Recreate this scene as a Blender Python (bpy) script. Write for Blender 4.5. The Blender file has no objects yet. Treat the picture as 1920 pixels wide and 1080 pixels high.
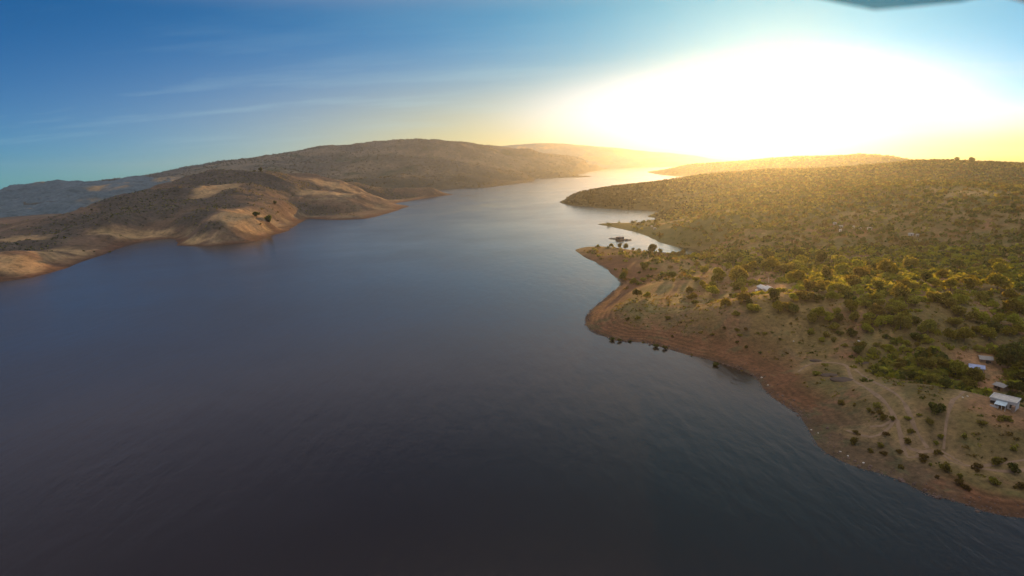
import bpy, bmesh, math, random
import numpy as np
from mathutils import Matrix, Vector

random.seed(11)
RNG = np.random.default_rng(7)
scene = bpy.context.scene
COL = scene.collection

# ------------------------------------------------------------------ camera
F = 1066.0                       # focal length for a 1920 px wide picture
CAM_H = 100.0
ROLL = math.atan(77.0 / 1920.0)
PITCH = math.atan(233.3 / F)
R0 = Vector((1, 0, 0)); U0 = Vector((0, math.sin(PITCH), math.cos(PITCH)))
FW = Vector((0, math.cos(PITCH), -math.sin(PITCH)))
CR = R0 * math.cos(ROLL) - U0 * math.sin(ROLL)
CU = R0 * math.sin(ROLL) + U0 * math.cos(ROLL)
cam_data = bpy.data.cameras.new("camera")
cam = bpy.data.objects.new("camera", cam_data)
COL.objects.link(cam)
cam_data.sensor_width = 36.0
cam_data.lens = 36.0 * F / 1920.0
cam_data.clip_start = 0.03
cam_data.clip_end = 60000.0
cam.matrix_world = Matrix(((CR.x, CU.x, -FW.x, 0), (CR.y, CU.y, -FW.y, 0), (CR.z, CU.z, -FW.z, CAM_H), (0, 0, 0, 1)))
scene.camera = cam

def ray(px, py):
    """direction of sight through a point of the photograph (1920 x 1080)"""
    return CR * ((px - 960) / F) + CU * ((540 - py) / F) + FW

def at_z(px, py, z=0.0):
    d = ray(px, py); t = (z - CAM_H) / d.z
    return (d.x * t, d.y * t, z)

def at_d(px, py, D):
    d = ray(px, py); t = D / d.y
    return (d.x * t, D, CAM_H + d.z * t)

def ground(px, D):
    d = ray(px, 306 - (px - 960) * 77 / 1920)
    return (d.x * D / d.y, D)

# ------------------------------------------------------------------ sun, sky, exposure
sd_ = ray(1450, 178).normalized()
SUN_EL = math.asin(sd_.z)
SUN_AZ = math.atan2(sd_.x, sd_.y)            # clockwise from +Y
sun_data = bpy.data.lights.new("sun", 'SUN')
sun_data.energy = 4.3
sun_data.angle = math.radians(0.53)
sun_data.color = (1.0, 0.50, 0.14)
sun = bpy.data.objects.new("sun", sun_data)
sun.rotation_euler = (-sd_).to_track_quat('-Z', 'Y').to_euler()
sun.location = (0, 0, 500)
COL.objects.link(sun)

world = bpy.data.worlds.new("World"); scene.world = world
world.use_nodes = True
wn = world.node_tree.nodes; wl = world.node_tree.links
wn.clear()

class NT:
    """small helper for wiring shader nodes"""
    def __init__(s, nt): s.nt = nt
    def n(s, t, **kw):
        nd = s.nt.nodes.new(t)
        for k, v in kw.items(): setattr(nd, k, v)
        return nd
    def link(s, a, b): s.nt.links.new(a, b)
    def put(s, sock, v):
        if hasattr(v, 'is_output'): s.nt.links.new(v, sock)
        else: sock.default_value = v
    def math(s, op, a, b=None, c=None, clamp=False):
        nd = s.n('ShaderNodeMath', operation=op, use_clamp=clamp)
        s.put(nd.inputs[0], a)
        if b is not None: s.put(nd.inputs[1], b)
        if c is not None: s.put(nd.inputs[2], c)
        return nd.outputs[0]
    def vmath(s, op, a, b=None):
        nd = s.n('ShaderNodeVectorMath', operation=op)
        s.put(nd.inputs[0], a)
        if b is not None: s.put(nd.inputs[1], b)
        return nd.outputs['Value'] if op == 'DOT_PRODUCT' else nd.outputs[0]
    def mix(s, fac, a, b, blend='MIX'):
        nd = s.n('ShaderNodeMix', data_type='RGBA', blend_type=blend)
        s.put(nd.inputs[0], fac); s.put(nd.inputs[6], a); s.put(nd.inputs[7], b)
        return nd.outputs[2]
    def ramp(s, fac, stops, interp='LINEAR'):
        nd = s.n('ShaderNodeValToRGB'); nd.color_ramp.interpolation = interp
        e = nd.color_ramp.elements
        e[0].position, e[0].color = stops[0]; e[1].position, e[1].color = stops[-1]
        for p, c in stops[1:-1]:
            x = e.new(p); x.color = c
        s.put(nd.inputs[0], fac)
        return nd.outputs[0]
    def noise(s, vec, scale, detail=4, rough=0.55):
        nd = s.n('ShaderNodeTexNoise'); s.put(nd.inputs['Vector'], vec)
        nd.inputs['Scale'].default_value = scale; nd.inputs['Detail'].default_value = detail
        nd.inputs['Roughness'].default_value = rough
        return nd.outputs['Fac']

W = NT(world.node_tree)
geo = W.n('ShaderNodeTexCoord')
dirv = W.vmath('NORMALIZE', geo.outputs['Generated'])
sep = W.n('ShaderNodeSeparateXYZ'); W.link(dirv, sep.inputs[0])
zc = W.math('MAXIMUM', sep.outputs[2], 0.004)
comb = W.n('ShaderNodeCombineXYZ')
W.link(sep.outputs[0], comb.inputs[0]); W.link(sep.outputs[1], comb.inputs[1]); W.link(zc, comb.inputs[2])
sky = W.n('ShaderNodeTexSky', sky_type='NISHITA')
sky.sun_disc = False
sky.sun_elevation = SUN_EL
sky.sun_rotation = SUN_AZ
sky.altitude = 300; sky.air_density = 0.5; sky.dust_density = 0.1; sky.ozone_density = 5.0
W.link(comb.outputs[0], sky.inputs['Vector'])
BG = 0.12
base = W.mix(1.0, sky.outputs[0], (BG * 0.10, BG * 0.82, BG * 0.74, 1), 'MULTIPLY')
# glow of the air round the low sun: wide pale aureole, warm band on the horizon, burnt-out core
tang = (math.cos(SUN_AZ), -math.sin(SUN_AZ), 0.0)
hz = W.vmath('DOT_PRODUCT', dirv, tang)
vz = W.math('SUBTRACT', sep.outputs[2], sd_.z - 0.014)
cosang = W.vmath('DOT_PRODUCT', dirv, tuple(sd_))
ang = W.math('ARCCOSINE', W.math('MINIMUM', cosang, 0.999999))
aur = W.math('EXPONENT', W.math('MULTIPLY', W.math('POWER', W.math('DIVIDE', ang, math.radians(26)), 1.5), -1.0))
base = W.mix(aur, base, W.mix(1.0, base, (0.09, 0.27, 0.13, 1), 'ADD'))
bh = W.n('ShaderNodeMapRange', interpolation_type='SMOOTHSTEP')        # the warm band is lower on the far side of the sun
W.link(hz, bh.inputs[0]); bh.inputs[1].default_value = 0.0; bh.inputs[2].default_value = 0.27; bh.inputs[3].default_value = 0.135; bh.inputs[4].default_value = 0.042
elev = W.math('DIVIDE', W.math('MAXIMUM', W.math('ADD', sep.outputs[2], 0.012), 0.0), bh.outputs[0])
band = W.math('EXPONENT', W.math('MULTIPLY', W.math('POWER', elev, 2.2), -1.0))
side = W.math('EXPONENT', W.math('MULTIPLY', W.math('POWER', W.math('ABSOLUTE', W.math('DIVIDE', hz, 0.74)), 4.2), -1.0))
base = W.mix(W.math('MULTIPLY', W.math('MULTIPLY', band, side), 0.97), base, (0.65, 0.46, 0.085, 1))
q = W.math('ADD', W.math('POWER', W.math('ABSOLUTE', W.math('DIVIDE', W.math('ADD', hz, 0.07), 0.275)), 2.0), W.math('POWER', W.math('ABSOLUTE', W.math('DIVIDE', vz, 0.060)), 2.0))
core = W.math('EXPONENT', W.math('MULTIPLY', W.math('POWER', q, 1.7), -0.8))
base = W.mix(core, base, (0.78, 0.80, 0.84, 1))
# thin cirrus drawn out in streaks
den = W.math('ADD', sep.outputs[2], 0.10)
cv = W.n('ShaderNodeCombineXYZ')
W.link(W.math('DIVIDE', sep.outputs[0], den), cv.inputs[0]); W.link(W.math('DIVIDE', sep.outputs[1], den), cv.inputs[1])
cm = W.n('ShaderNodeMapping'); cm.inputs['Rotation'].default_value = (0, 0, math.radians(24)); cm.inputs['Scale'].default_value = (0.32, 1.1, 1.0)
W.link(cv.outputs[0], cm.inputs['Vector'])
cn = W.noise(cm.outputs[0], 0.9, 7, 0.62)
cn2 = W.noise(cm.outputs[0], 0.22, 3, 0.5)
cf = W.ramp(W.math('ADD', W.math('MULTIPLY', cn, 0.6), W.math('MULTIPLY', cn2, 0.4)), [(0.50, (0, 0, 0, 1)), (0.70, (1, 1, 1, 1))])
cf = W.math('MULTIPLY', W.math('MULTIPLY', cf, 0.62), W.math('EXPONENT', W.math('MULTIPLY', W.math('ABSOLUTE', W.math('SUBTRACT', sep.outputs[2], 0.10)), -13.0)))
base = W.mix(cf, base, (0.36, 0.52, 0.54, 1))
# added sky fill above the view: bright zenith for ground, grey band for lake
zen_fill = W.n('ShaderNodeMapRange', interpolation_type='SMOOTHSTEP')
W.link(sep.outputs[2], zen_fill.inputs[0]); zen_fill.inputs[1].default_value = 0.55; zen_fill.inputs[2].default_value = 0.9
lake_fill = W.n('ShaderNodeMapRange', interpolation_type='SMOOTHSTEP'); W.link(sep.outputs[2], lake_fill.inputs[0]); lake_fill.inputs[1].default_value = 0.225; lake_fill.inputs[2].default_value = 0.34
lake_fill_top = W.n('ShaderNodeMapRange', interpolation_type='SMOOTHSTEP'); W.link(sep.outputs[2], lake_fill_top.inputs[0]); lake_fill_top.inputs[1].default_value = 0.32; lake_fill_top.inputs[2].default_value = 0.48; lake_fill_top.inputs[3].default_value = 1.0; lake_fill_top.inputs[4].default_value = 0.0
base = W.mix(W.math('MULTIPLY', W.math('MULTIPLY', lake_fill.outputs[0], lake_fill_top.outputs[0]), 0.85), base, (0.41, 0.37, 0.39, 1))
base = W.mix(zen_fill.outputs[0], base, (0.80, 0.76, 0.74, 1))
base = W.mix(1.0, base, (1 / BG, 1 / BG, 1 / BG, 1), 'MULTIPLY')
bg = W.n('ShaderNodeBackground'); bg.inputs[1].default_value = BG
out = W.n('ShaderNodeOutputWorld')
W.link(base, bg.inputs[0]); W.link(bg.outputs[0], out.inputs[0])

scene.view_settings.view_transform = 'Standard'
scene.view_settings.look = 'None'
scene.view_settings.gamma = 1.0
scene.view_settings.exposure = 0.5
scene.cycles.max_bounces = 6
scene.cycles.volume_bounces = 1
scene.cycles.transparent_max_bounces = 16
scene.cycles.use_denoising = True

# ------------------------------------------------------------------ noise and small maths
def vnoise(x, y, seed=0):
    xi = np.floor(x).astype(np.int64); yi = np.floor(y).astype(np.int64)
    xf = x - xi; yf = y - yi
    u = xf * xf * xf * (xf * (xf * 6 - 15) + 10); v = yf * yf * yf * (yf * (yf * 6 - 15) + 10)
    def h(a, b):
        n = (a * 374761393 + b * 668265263 + seed * 144665) & 0xffffffff
        n = ((n ^ (n >> 13)) * 1274126177) & 0xffffffff
        n = (n ^ (n >> 16)) & 0xffff
        return n / 32767.5 - 1.0
    a = h(xi, yi); b = h(xi + 1, yi); c = h(xi, yi + 1); d = h(xi + 1, yi + 1)
    return (a * (1 - u) + b * u) * (1 - v) + (c * (1 - u) + d * u) * v

def fbm(x, y, scale, octaves=5, seed=0, gain=0.5):
    s = np.zeros_like(x, dtype=float); a = 1.0; f = 1.0 / scale; t = 0
    for o in range(octaves):
        s += a * vnoise(x * f + 17.3 * o, y * f - 9.1 * o, seed + o); t += a
        a *= gain; f *= 2.03
    return s / t

def ridged(x, y, scale, octaves=5, seed=0):
    s = np.zeros_like(x, dtype=float); a = 1.0; f = 1.0 / scale; t = 0
    for o in range(octaves):
        s += a * (1 - np.abs(vnoise(x * f + 5.7 * o, y * f + 3.3 * o, seed + o)) * 2); t += a
        a *= 0.5; f *= 2.03
    return s / t

def sstep(a, b, x):
    t = np.clip((x - a) / (b - a), 0, 1)
    return t * t * (3 - 2 * t)

def smooth_line(pts, step, closed=True):
    """Catmull-Rom through the points, sampled about every step metres"""
    P = np.array(pts, float); n = len(P); outp = []
    rng = range(n) if closed else range(n - 1)
    for i in rng:
        if closed: p0, p1, p2, p3 = P[i - 1], P[i], P[(i + 1) % n], P[(i + 2) % n]
        else: p0, p1, p2, p3 = P[max(i - 1, 0)], P[i], P[i + 1], P[min(i + 2, n - 1)]
        L = np.linalg.norm(p2 - p1); st = step * (1 + L / 400)
        k = int(min(max(1, L / st), 14))
        d = 0.5
        t1, t2 = (p2 - p0) * d, (p3 - p1) * d
        m = max(np.linalg.norm(t1), np.linalg.norm(t2), 1e-6)
        if m > 1.2 * L: t1 *= 1.2 * L / m; t2 *= 1.2 * L / m
        for q in range(k):
            t = q / k
            outp.append((2*t**3-3*t**2+1)*p1 + (t**3-2*t**2+t)*t1 + (-2*t**3+3*t**2)*p2 + (t**3-t**2)*t2)
    if not closed: outp.append(P[-1])
    return np.array(outp)

def signed_dist(x, y, poly):
    """metres inside the shoreline (negative over the water)"""
    A = poly; B = np.roll(poly, -1, axis=0)
    best = np.full(x.shape, 1e18); inside = np.zeros(x.shape, bool)
    for (ax, ay), (bx, by) in zip(A, B):
        ex, ey = bx - ax, by - ay; L2 = ex * ex + ey * ey + 1e-12
        t = np.clip(((x - ax) * ex + (y - ay) * ey) / L2, 0, 1)
        d = (x - ax - t * ex) ** 2 + (y - ay - t * ey) ** 2
        np.minimum(best, d, out=best)
        c = (ay > y) != (by > y)
        if abs(ey) > 1e-12: inside ^= c & (x < ax + ex * (y - ay) / ey)
    return np.where(inside, 1, -1) * np.sqrt(best)

class TPS:
    def __init__(s, pts, lam=0.5):
        P = np.array(pts, float); s.P = P[:, :2] / 500; n = len(P)
        d = np.linalg.norm(s.P[:, None] - s.P[None], axis=2)
        K = s.phi(d) + lam * 1e-3 * np.eye(n)
        Q = np.hstack([np.ones((n, 1)), s.P])
        A = np.block([[K, Q], [Q.T, np.zeros((3, 3))]])
        s.w = np.linalg.solve(A, np.concatenate([P[:, 2], np.zeros(3)]))
    @staticmethod
    def phi(d): return np.sqrt(d * d + 0.012)
    def __call__(s, x, y):
        x = x / 500; y = y / 500; n = len(s.P)
        z = s.w[n] + s.w[n + 1] * x + s.w[n + 2] * y
        for (cx, cy), w in zip(s.P, s.w[:n]): z = z + w * s.phi(np.sqrt((x - cx) ** 2 + (y - cy) ** 2))
        return z

# ------------------------------------------------------------------ materials
def new_mat(name):
    m = bpy.data.materials.new(name); m.use_nodes = True
    m.node_tree.nodes.clear()
    t = NT(m.node_tree); o = t.n('ShaderNodeOutputMaterial')
    b = t.n('ShaderNodeBsdfPrincipled'); t.link(b.outputs[0], o.inputs[0])
    return m, t, b, o

def plain(name, rgb, rough=0.7, var=0.15, scale=1.5, metal=0.0):
    m, t, b, o = new_mat(name)
    tc = t.n('ShaderNodeTexCoord')
    nz = t.noise(tc.outputs['Object'], scale, 5, 0.6)
    c = t.ramp(nz, [(0.25, (*[v * (1 - var * 1.6) for v in rgb], 1)), (0.75, (*[min(1, v * (1 + var)) for v in rgb], 1))])
    t.link(c, b.inputs['Base Color'])
    b.inputs['Roughness'].default_value = rough; b.inputs['Metallic'].default_value = metal
    return m

def terrain_mat(name, fine, bump=0.6):
    """ground: colour laid down per vertex, broken up by procedural noise"""
    m, t, b, o = new_mat(name)
    at = t.n('ShaderNodeAttribute', attribute_name='soil')
    g = t.n('ShaderNodeNewGeometry')
    n1 = t.noise(g.outputs['Position'], 1.0 / fine, 6, 0.68)
    n2 = t.noise(g.outputs['Position'], 1.0 / (fine * 6), 5, 0.6)
    f1 = t.ramp(n1, [(0.28, (0.50, 0.52, 0.48, 1)), (0.5, (1, 1, 1, 1)), (0.74, (1.45, 1.38, 1.28, 1))])
    f2 = t.ramp(n2, [(0.3, (0.72, 0.76, 0.70, 1)), (0.72, (1.25, 1.2, 1.15, 1))])
    c = t.mix(1.0, t.mix(1.0, at.outputs['Color'], f1, 'MULTIPLY'), f2, 'MULTIPLY')
    t.link(c, b.inputs['Base Color'])
    b.inputs['Roughness'].default_value = 0.95
    b.inputs['Specular IOR Level'].default_value = 0.15
    bp = t.n('ShaderNodeBump'); bp.inputs['Strength'].default_value = bump; bp.inputs['Distance'].default_value = fine * 0.5
    t.link(n1, bp.inputs['Height']); t.link(bp.outputs[0], b.inputs['Normal'])
    return m

# ------------------------------------------------------------------ land masses
TAN = np.array((0.38, 0.28, 0.14)); SOIL = np.array((0.29, 0.15, 0.09)); GREEN = np.array((0.10, 0.105, 0.04))
DARK = np.array((0.035, 0.045, 0.022)); OLIVE = np.array((0.155, 0.115, 0.05)); DAMP = np.array((0.10, 0.055, 0.035))

class Land:
    def __init__(s, shore, ctrl, rag=1.5, bank=0.16, blend=40, rough=3.0, rscale=120, ridge=0.0, seed=1, lam=0.5):
        s.poly = None if shore is None else smooth_line([p[:2] for p in shore], 12)
        pts = [tuple(p[:3]) for p in ctrl]
        if shore is not None:
            pts += [(p[0], p[1], 0.0) for p in shore]
        s.tps = TPS(pts, lam); s.rag = rag; s.bank = bank; s.blend = blend
        s.rough = rough; s.rscale = rscale; s.ridge = ridge; s.seed = seed
    def height(s, x, y):
        x = np.asarray(x, float); y = np.asarray(y, float)
        r = np.sqrt(x * x + y * y)
        z = s.tps(x, y)
        if s.poly is None:
            sd = np.full(x.shape, 1e3)
        else:
            sd = signed_dist(x, y, s.poly)
            sd = sd + s.rag * np.clip(r / 400, 0.4, 4) * fbm(x, y, 14 * np.clip(r.mean() / 400, 0.6, 4), 4, s.seed + 40)
        env = sstep(5, s.blend * 2.5, sd)
        z = z + env * s.rough * fbm(x, y, s.rscale, 6, s.seed)
        if s.ridge: z = z + env * s.ridge * (ridged(x, y, s.rscale * 2.2, 5, s.seed + 9) - 0.35)
        if s.poly is None: return z, sd
        lo = sd * s.bank
        w = sstep(0, s.blend, sd)
        z = np.where(sd > 0, lo * (1 - w) + np.maximum(z, 0.6 + np.minimum(sd, s.blend) * s.bank * 0.5) * w, sd * 0.35)
        return z, sd

def build_land(name, land, a0, a1, r0, r1, na, nr, colour, mat, zmin=-3.0):
    A = np.radians(np.linspace(a0, a1, na)); Rr = np.exp(np.linspace(math.log(r0), math.log(r1), nr))
    AA, RR = np.meshgrid(A, Rr); x = (np.sin(AA) * RR).ravel(); y = (np.cos(AA) * RR).ravel()
    z, sd = land.height(x, y)
    c = colour(x, y, z, sd)
    idx = np.arange(na * nr).reshape(nr, na)
    f = np.stack([idx[:-1, :-1], idx[:-1, 1:], idx[1:, 1:], idx[1:, :-1]], -1).reshape(-1, 4)
    keep = (z[f] > zmin).any(1)
    f = f[keep]
    used = np.unique(f); remap = np.full(na * nr, -1); remap[used] = np.arange(len(used))
    f = remap[f]; V = np.stack([x, y, z], 1)[used]; c = c[used]
    return mesh_obj(name, V, f, mat, c)

def mesh_obj(name, V, faces, mat, colour=None, parent=None, smooth=True, link=True):
    me = bpy.data.meshes.new(name)
    V = np.asarray(V, np.float32); faces = np.asarray(faces, np.int32); k = faces.shape[1]
    me.vertices.add(len(V)); me.vertices.foreach_set('co', V.ravel())
    me.loops.add(faces.size); me.loops.foreach_set('vertex_index', faces.ravel())
    me.polygons.add(len(faces)); me.polygons.foreach_set('loop_start', np.arange(0, faces.size, k, dtype=np.int32))
    try: me.polygons.foreach_set('loop_total', np.full(len(faces), k, np.int32))
    except Exception: pass
    me.update(calc_edges=True); me.validate()
    if smooth: me.polygons.foreach_set('use_smooth', np.ones(len(me.polygons), bool))
    if colour is not None:
        ca = me.color_attributes.new('soil', 'FLOAT_COLOR', 'POINT')
        ca.data.foreach_set('color', np.hstack([colour, np.ones((len(V), 1))]).astype(np.float32).ravel())
    me.materials.append(mat)
    if not link: return me
    o = bpy.data.objects.new(name, me); COL.objects.link(o)
    if parent is not None: o.parent = parent
    return o

def lerp(a, b, w): return a * (1 - w[:, None]) + b * w[:, None]

# shoreline of the near land on the right: bank, notch, spit, inlet, second spit, wooded headland
near_shore_px = [(1920,972),(1883,968),(1843,958),(1800,942),(1750,930),(1720,918),(1693,903),(1653,888),(1613,878),(1583,867),
 (1550,850),(1532,835),(1520,813),(1507,790),(1500,777),(1480,765),(1453,748),(1430,727),(1418,708),(1405,701),(1379,691),
 (1350,680),(1319,671),(1293,666),(1257,655),(1229,647),(1205,642),(1182,641),(1156,640),(1138,632),(1120,627),(1103,616),
 (1097,606),(1100,593),(1112,577),(1138,557),(1158,541),(1168,533),(1158,522),(1148,513),(1140,507),(1121,495),(1099,484),
 (1085,475),(1076,470),(1079,467),(1099,463),(1127,462),(1154,464),(1188,469),(1210,471),(1238,472),(1265,475),(1290,478),(1312,476),
 (1304,468),(1265,462),(1240,455),(1218,446),(1199,437),(1171,431),(1138,424),(1122,420),(1154,418),(1190,417),(1231,410),
 (1213,405),(1235,398),(1224,394),(1171,393),(1127,390),(1085,386),(1062,383),(1048,379)]
near_shore = [at_z(px, py) for px, py in near_shore_px]
near_shore += [(*ground(1056, 1500), 0), (*ground(1090, 1620), 0), (*ground(1150, 1720), 0), (*ground(1240, 1850), 0), (*ground(1320, 2050), 0),
               (*ground(1400, 2300), 0), (1500, 2500, 0), (2300, 2300, 0), (2600, 1200, 0), (1800, 350, 0), (700, 110, 0), (330, 100, 0), (220, 120, 0)]
near_ctrl = [at_z(*p) for p in [(1150,480,4),(1200,490,5),(1250,500,8),(1300,520,11),(1350,560,12),(1430,541,15),(1500,490,16),(1600,500,18),
 (1700,500,20),(1800,510,22),(1900,520,24),(1200,560,8),(1150,590,5),(1250,610,8),(1350,620,8),(1450,650,7),(1550,640,9),(1650,640,11),
 (1750,640,12),(1850,640,12),(1550,720,6),(1650,720,7),(1750,720,8),(1880,752,8),(1650,800,4.5),(1750,820,5),(1880,830,6),(1750,880,3.5),(1880,900,4),
 (1360,450,16),(1500,440,24),(1650,440,27),(1800,440,30),(1900,440,32),(1280,440,9),(1240,425,6),(1300,410,16),(1250,385,8),(1400,400,29),
 (1550,400,36),(1700,400,39),(1850,400,42),(1300,370,20),(1400,360,36),(1550,350,47),(1700,350,54),(1850,350,52)]]
near_ctrl += [at_d(*p) for p in [(1071,367,1450),(1110,357,1480),(1154,351,1520),(1202,346,1560),(1240,341,1620),(1285,334,1680),(1321,330,1720),
 (1363,327,1720),(1404,323,1650),(1440,319,1600),(1500,319,1500),(1560,318,1430),(1620,311,1380),(1680,306,1330),(1718,302,1300),(1751,303,1260),(1798,302,1200),
 (1834,309,1160),(1876,311,1100),(1920,322,1020),(2000,345,950),(2150,370,850)]]
near_land = Land(near_shore, near_ctrl, rag=1.6, bank=0.10, blend=34, rough=2.2, rscale=90, ridge=0.0, seed=3)

TRACK_PX = [[(1497,697),(1512,686),(1533,680),(1560,680),(1587,686),(1600,713),(1633,733),(1667,757),(1697,775),(1713,783),(1737,785),(1775,787),(1833,807),(1920,833),(1990,852)],
 [(1600,690),(1613,700),(1653,723),(1690,748),(1720,767),(1747,782)],
 [(1777,785),(1778,767),(1787,750),(1800,742),(1830,738)],
 [(1737,785),(1710,797),(1677,807),(1667,817),(1633,820),(1587,807)],
 [(1630,802),(1653,804),(1677,807)],
 [(1777,790),(1817,804),(1870,812),(1935,826)]]
def first_hit(px, py):
    d = ray(px, py); z = 6.0
    for k in range(6):
        t = (z - CAM_H) / d.z; z = max(0.3, float(near_land.height(np.array([d.x * t]), np.array([d.y * t]))[0][0]))
    return (d.x * t, d.y * t)
TRACKS = [smooth_line([first_hit(*p) for p in T], 2.0, closed=False) for T in TRACK_PX]      # centre lines in world metres
YARDS = [(*first_hit(px, py), r_) for px, py, r_ in [(1880, 764, 13), (1845, 690, 15), (1868, 726, 9), (1434, 540, 16), (1434, 522, 14)]]
def track_dist(x, y):
    best = np.full(x.shape, 1e9); m = (np.hypot(x, y) < 480)
    xs, ys = x[m], y[m]; bb = best[m]
    for T in TRACKS:
        for (ax, ay), (bx, by) in zip(T, T[1:]):
            ex, ey = bx - ax, by - ay
            t = np.clip(((xs - ax) * ex + (ys - ay) * ey) / (ex * ex + ey * ey + 1e-9), 0, 1)
            np.minimum(bb, (xs - ax - t * ex) ** 2 + (ys - ay - t * ey) ** 2, out=bb)
    best[m] = bb
    return np.sqrt(best)
def near_colour(x, y, z, sd):
    r = np.sqrt(x * x + y * y)
    n = fbm(x, y, 60, 5, 21); n2 = fbm(x, y, 17, 5, 22, 0.6); n3 = fbm(x, y, 6, 4, 23, 0.6)
    c = np.tile(OLIVE, (len(x), 1))
    c = lerp(c, TAN * np.array((0.50, 0.47, 0.42)), sstep(-0.1, 0.5, n + 0.5 * n2))
    c = lerp(c, SOIL * 0.85, sstep(0.0, 0.45, n2 + 0.5 * n3 - 0.35 * n))
    c = lerp(c, GREEN, 0.55 * sstep(0.0, 0.4, -n + 0.6 * n3))
    # old cultivation terraces follow the contours above the bank
    ter = np.sin(sd * 0.42 + 2.2 * fbm(x, y, 50, 3, 31))
    tw = sstep(300, 330, y) * (1 - sstep(520, 640, y)) * (1 - sstep(180, 300, x)) * sstep(22, 45, sd)
    c = lerp(c, SOIL * 0.8, 0.55 * tw * sstep(0.25, 0.9, ter))
    c = lerp(c, TAN * 0.8, 0.45 * tw * sstep(0.25, 0.9, -ter))
    # bare drawdown bank, wide on the promontory
    wid = 9 + 12 * sstep(190, 300, r) + 12 * n + 16 * sstep(380, 560, y) * (1 - sstep(640, 700, y))
    b = 1 - sstep(wid * 0.6, wid * 1.5, sd + 6 * n2)
    c = lerp(c, SOIL * np.array((0.52, 0.46, 0.44)), 0.92 * b * (1 - sstep(900, 1000, r)))
    # old waterlines left by the falling lake
    wl = np.sin(sd * 1.9 + 1.5 * fbm(x, y, 25, 3, 51)) * np.clip(0.5 + fbm(x, y, 40, 3, 52), 0, 1)
    c = c * (1 + 0.30 * (wl * b * (1 - sstep(350, 520, r)))[:, None])
    for hx_, hy_, hr_ in YARDS:
        c = lerp(c, SOIL * 1.0 + TAN * 0.1, 0.75 * (1 - sstep(hr_ * 0.5, hr_, np.hypot(x - hx_, y - hy_) + 4 * n3)))
    c = lerp(c, DAMP, 0.9 * (1 - sstep(1.0, 5.5 , sd + n3 * 1.5)))
    # hillside beyond the field is scrub and woodland
    # rough dark scrubland low on the nearest shore, mottled
    rs = (1 - sstep(205, 275, r)) * sstep(0.0, 0.35, n + 0.7 * n2 + 0.35 * (1 - sstep(170, 240, r)))
    c = lerp(c, np.array((0.115, 0.085, 0.055)), 0.8 * rs)
    c = lerp(c, DARK * 1.6, 0.5 * sstep(0.15, 0.5, n2 * 0.6 + n3) * (1 - sstep(330, 420, r)))
    td = track_dist(x, y)
    c = lerp(c, TAN * 0.55 + SOIL * 0.25, 0.55 * (1 - sstep(0.8, 4.5, td + 1.2 * n3)))
    w = sstep(560, 720, r)
    hc = lerp(np.tile(GREEN * 0.85, (len(x), 1)), OLIVE * 0.8, sstep(-0.1, 0.6, fbm(x, y, 140, 5, 61)))
    hc = lerp(hc, TAN * 0.7, sstep(0.28, 0.6, fbm(x, y, 80, 5, 62)))
    hc = lerp(hc, GREEN * 0.3, sstep(950, 1150, r) * (1 - sstep(0.20, 0.36, x / y)))      # shade of the headland's near slope painted into the ground
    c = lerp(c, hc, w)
    return c * (1 + 0.25 * n3[:, None])

# front left hill
left_shore_px = [(0,529),(56,521),(119,504),(156,490),(200,475),(236,462),(278,451),(320,447),(328,449),(332,460),(350,461),(389,462),(440,458),(480,453),(508,442),
 (536,434),(563,417),(580,410),(611,412),(647,412),(686,410),(724,401),(748,393),(764,386),(741,382),(772,376),(813,369),(851,365),(835,364)]
left_shore = [at_z(*p) for p in left_shore_px]
left_shore += [(*ground(811, 2120), 0), (*ground(760, 2250), 0), (*ground(650, 2400), 0), (-1000, 2450, 0), (-1800, 2400, 0), (-2600, 1700, 0), (-2200, 900, 0), (-1100, 420, 0), (-750, 470, 0)]
left_ctrl = [at_d(*p) for p in [(-200,472,850),(-80,452,900),(0,437,950),(36,429,980),(69,424,1000),(125,410,1050),(161,397,1120),(200,381,1200),(250,363,1300),(306,341,1400),(361,325,1480),
 (400,319,1520),(444,321,1520),(480,322,1540),(522,319,1600),(549,328,1650),(591,334,1750),(633,336,1850),(674,341,1900),(730,354,1950),(772,358,1960),(811,362,1970)]]
left_ctrl += [at_z(*p) for p in [(60,480,16),(100,455,14),(150,430,18),(130,470,10),(200,440,14),(240,440,14),(300,420,20),(340,440,11),
 (370,420,22),(500,395,29),(540,388,25),(480,415,19),(450,440,10),(400,440,13),(520,425,9),(560,395,18),(600,390,16),(660,390,13),(700,390,9),(720,370,13)]]
left_ctrl += [at_d(*p) for p in [(480,350,1350),(400,360,1250),(560,360,1450),(650,350,1700),(620,365,1500),(330,390,1080),(260,400,1050),(190,410,980),(420,400,990),(680,372,1450),(440,385,1080)]]
left_ctrl += [at_d(p[0], p[1], p[2]) for p in [(-200,480,1060),(-80,460,1120),(0,446,1180),(36,436,1220),(69,433,1240),(125,420,1290),(161,408,1360),(200,393,1440),(250,378,1540),(306,361,1650),(361,345,1730),(400,339,1780),(444,340,1780)]]
left_ctrl += [(-500, 2000, 22), (-900, 1950, 30), (-300, 2200, 15), (-1300, 1600, -20), (-1500, 1200, -20)]
left_land = Land(left_shore, left_ctrl, rag=1.8, bank=0.15, blend=45, rough=6, rscale=105, ridge=20, seed=11)
def cover(x, y, px, py, D, a, b):
    """soft elliptical patch of land cover: a metres across the view, b metres along it"""
    cx, cy = ground(px, D)
    return np.exp(-(((x - cx) / a) ** 2 + ((y - cy) / b) ** 2) ** 1.5)
TANL = np.array((0.35, 0.26, 0.15))
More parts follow.
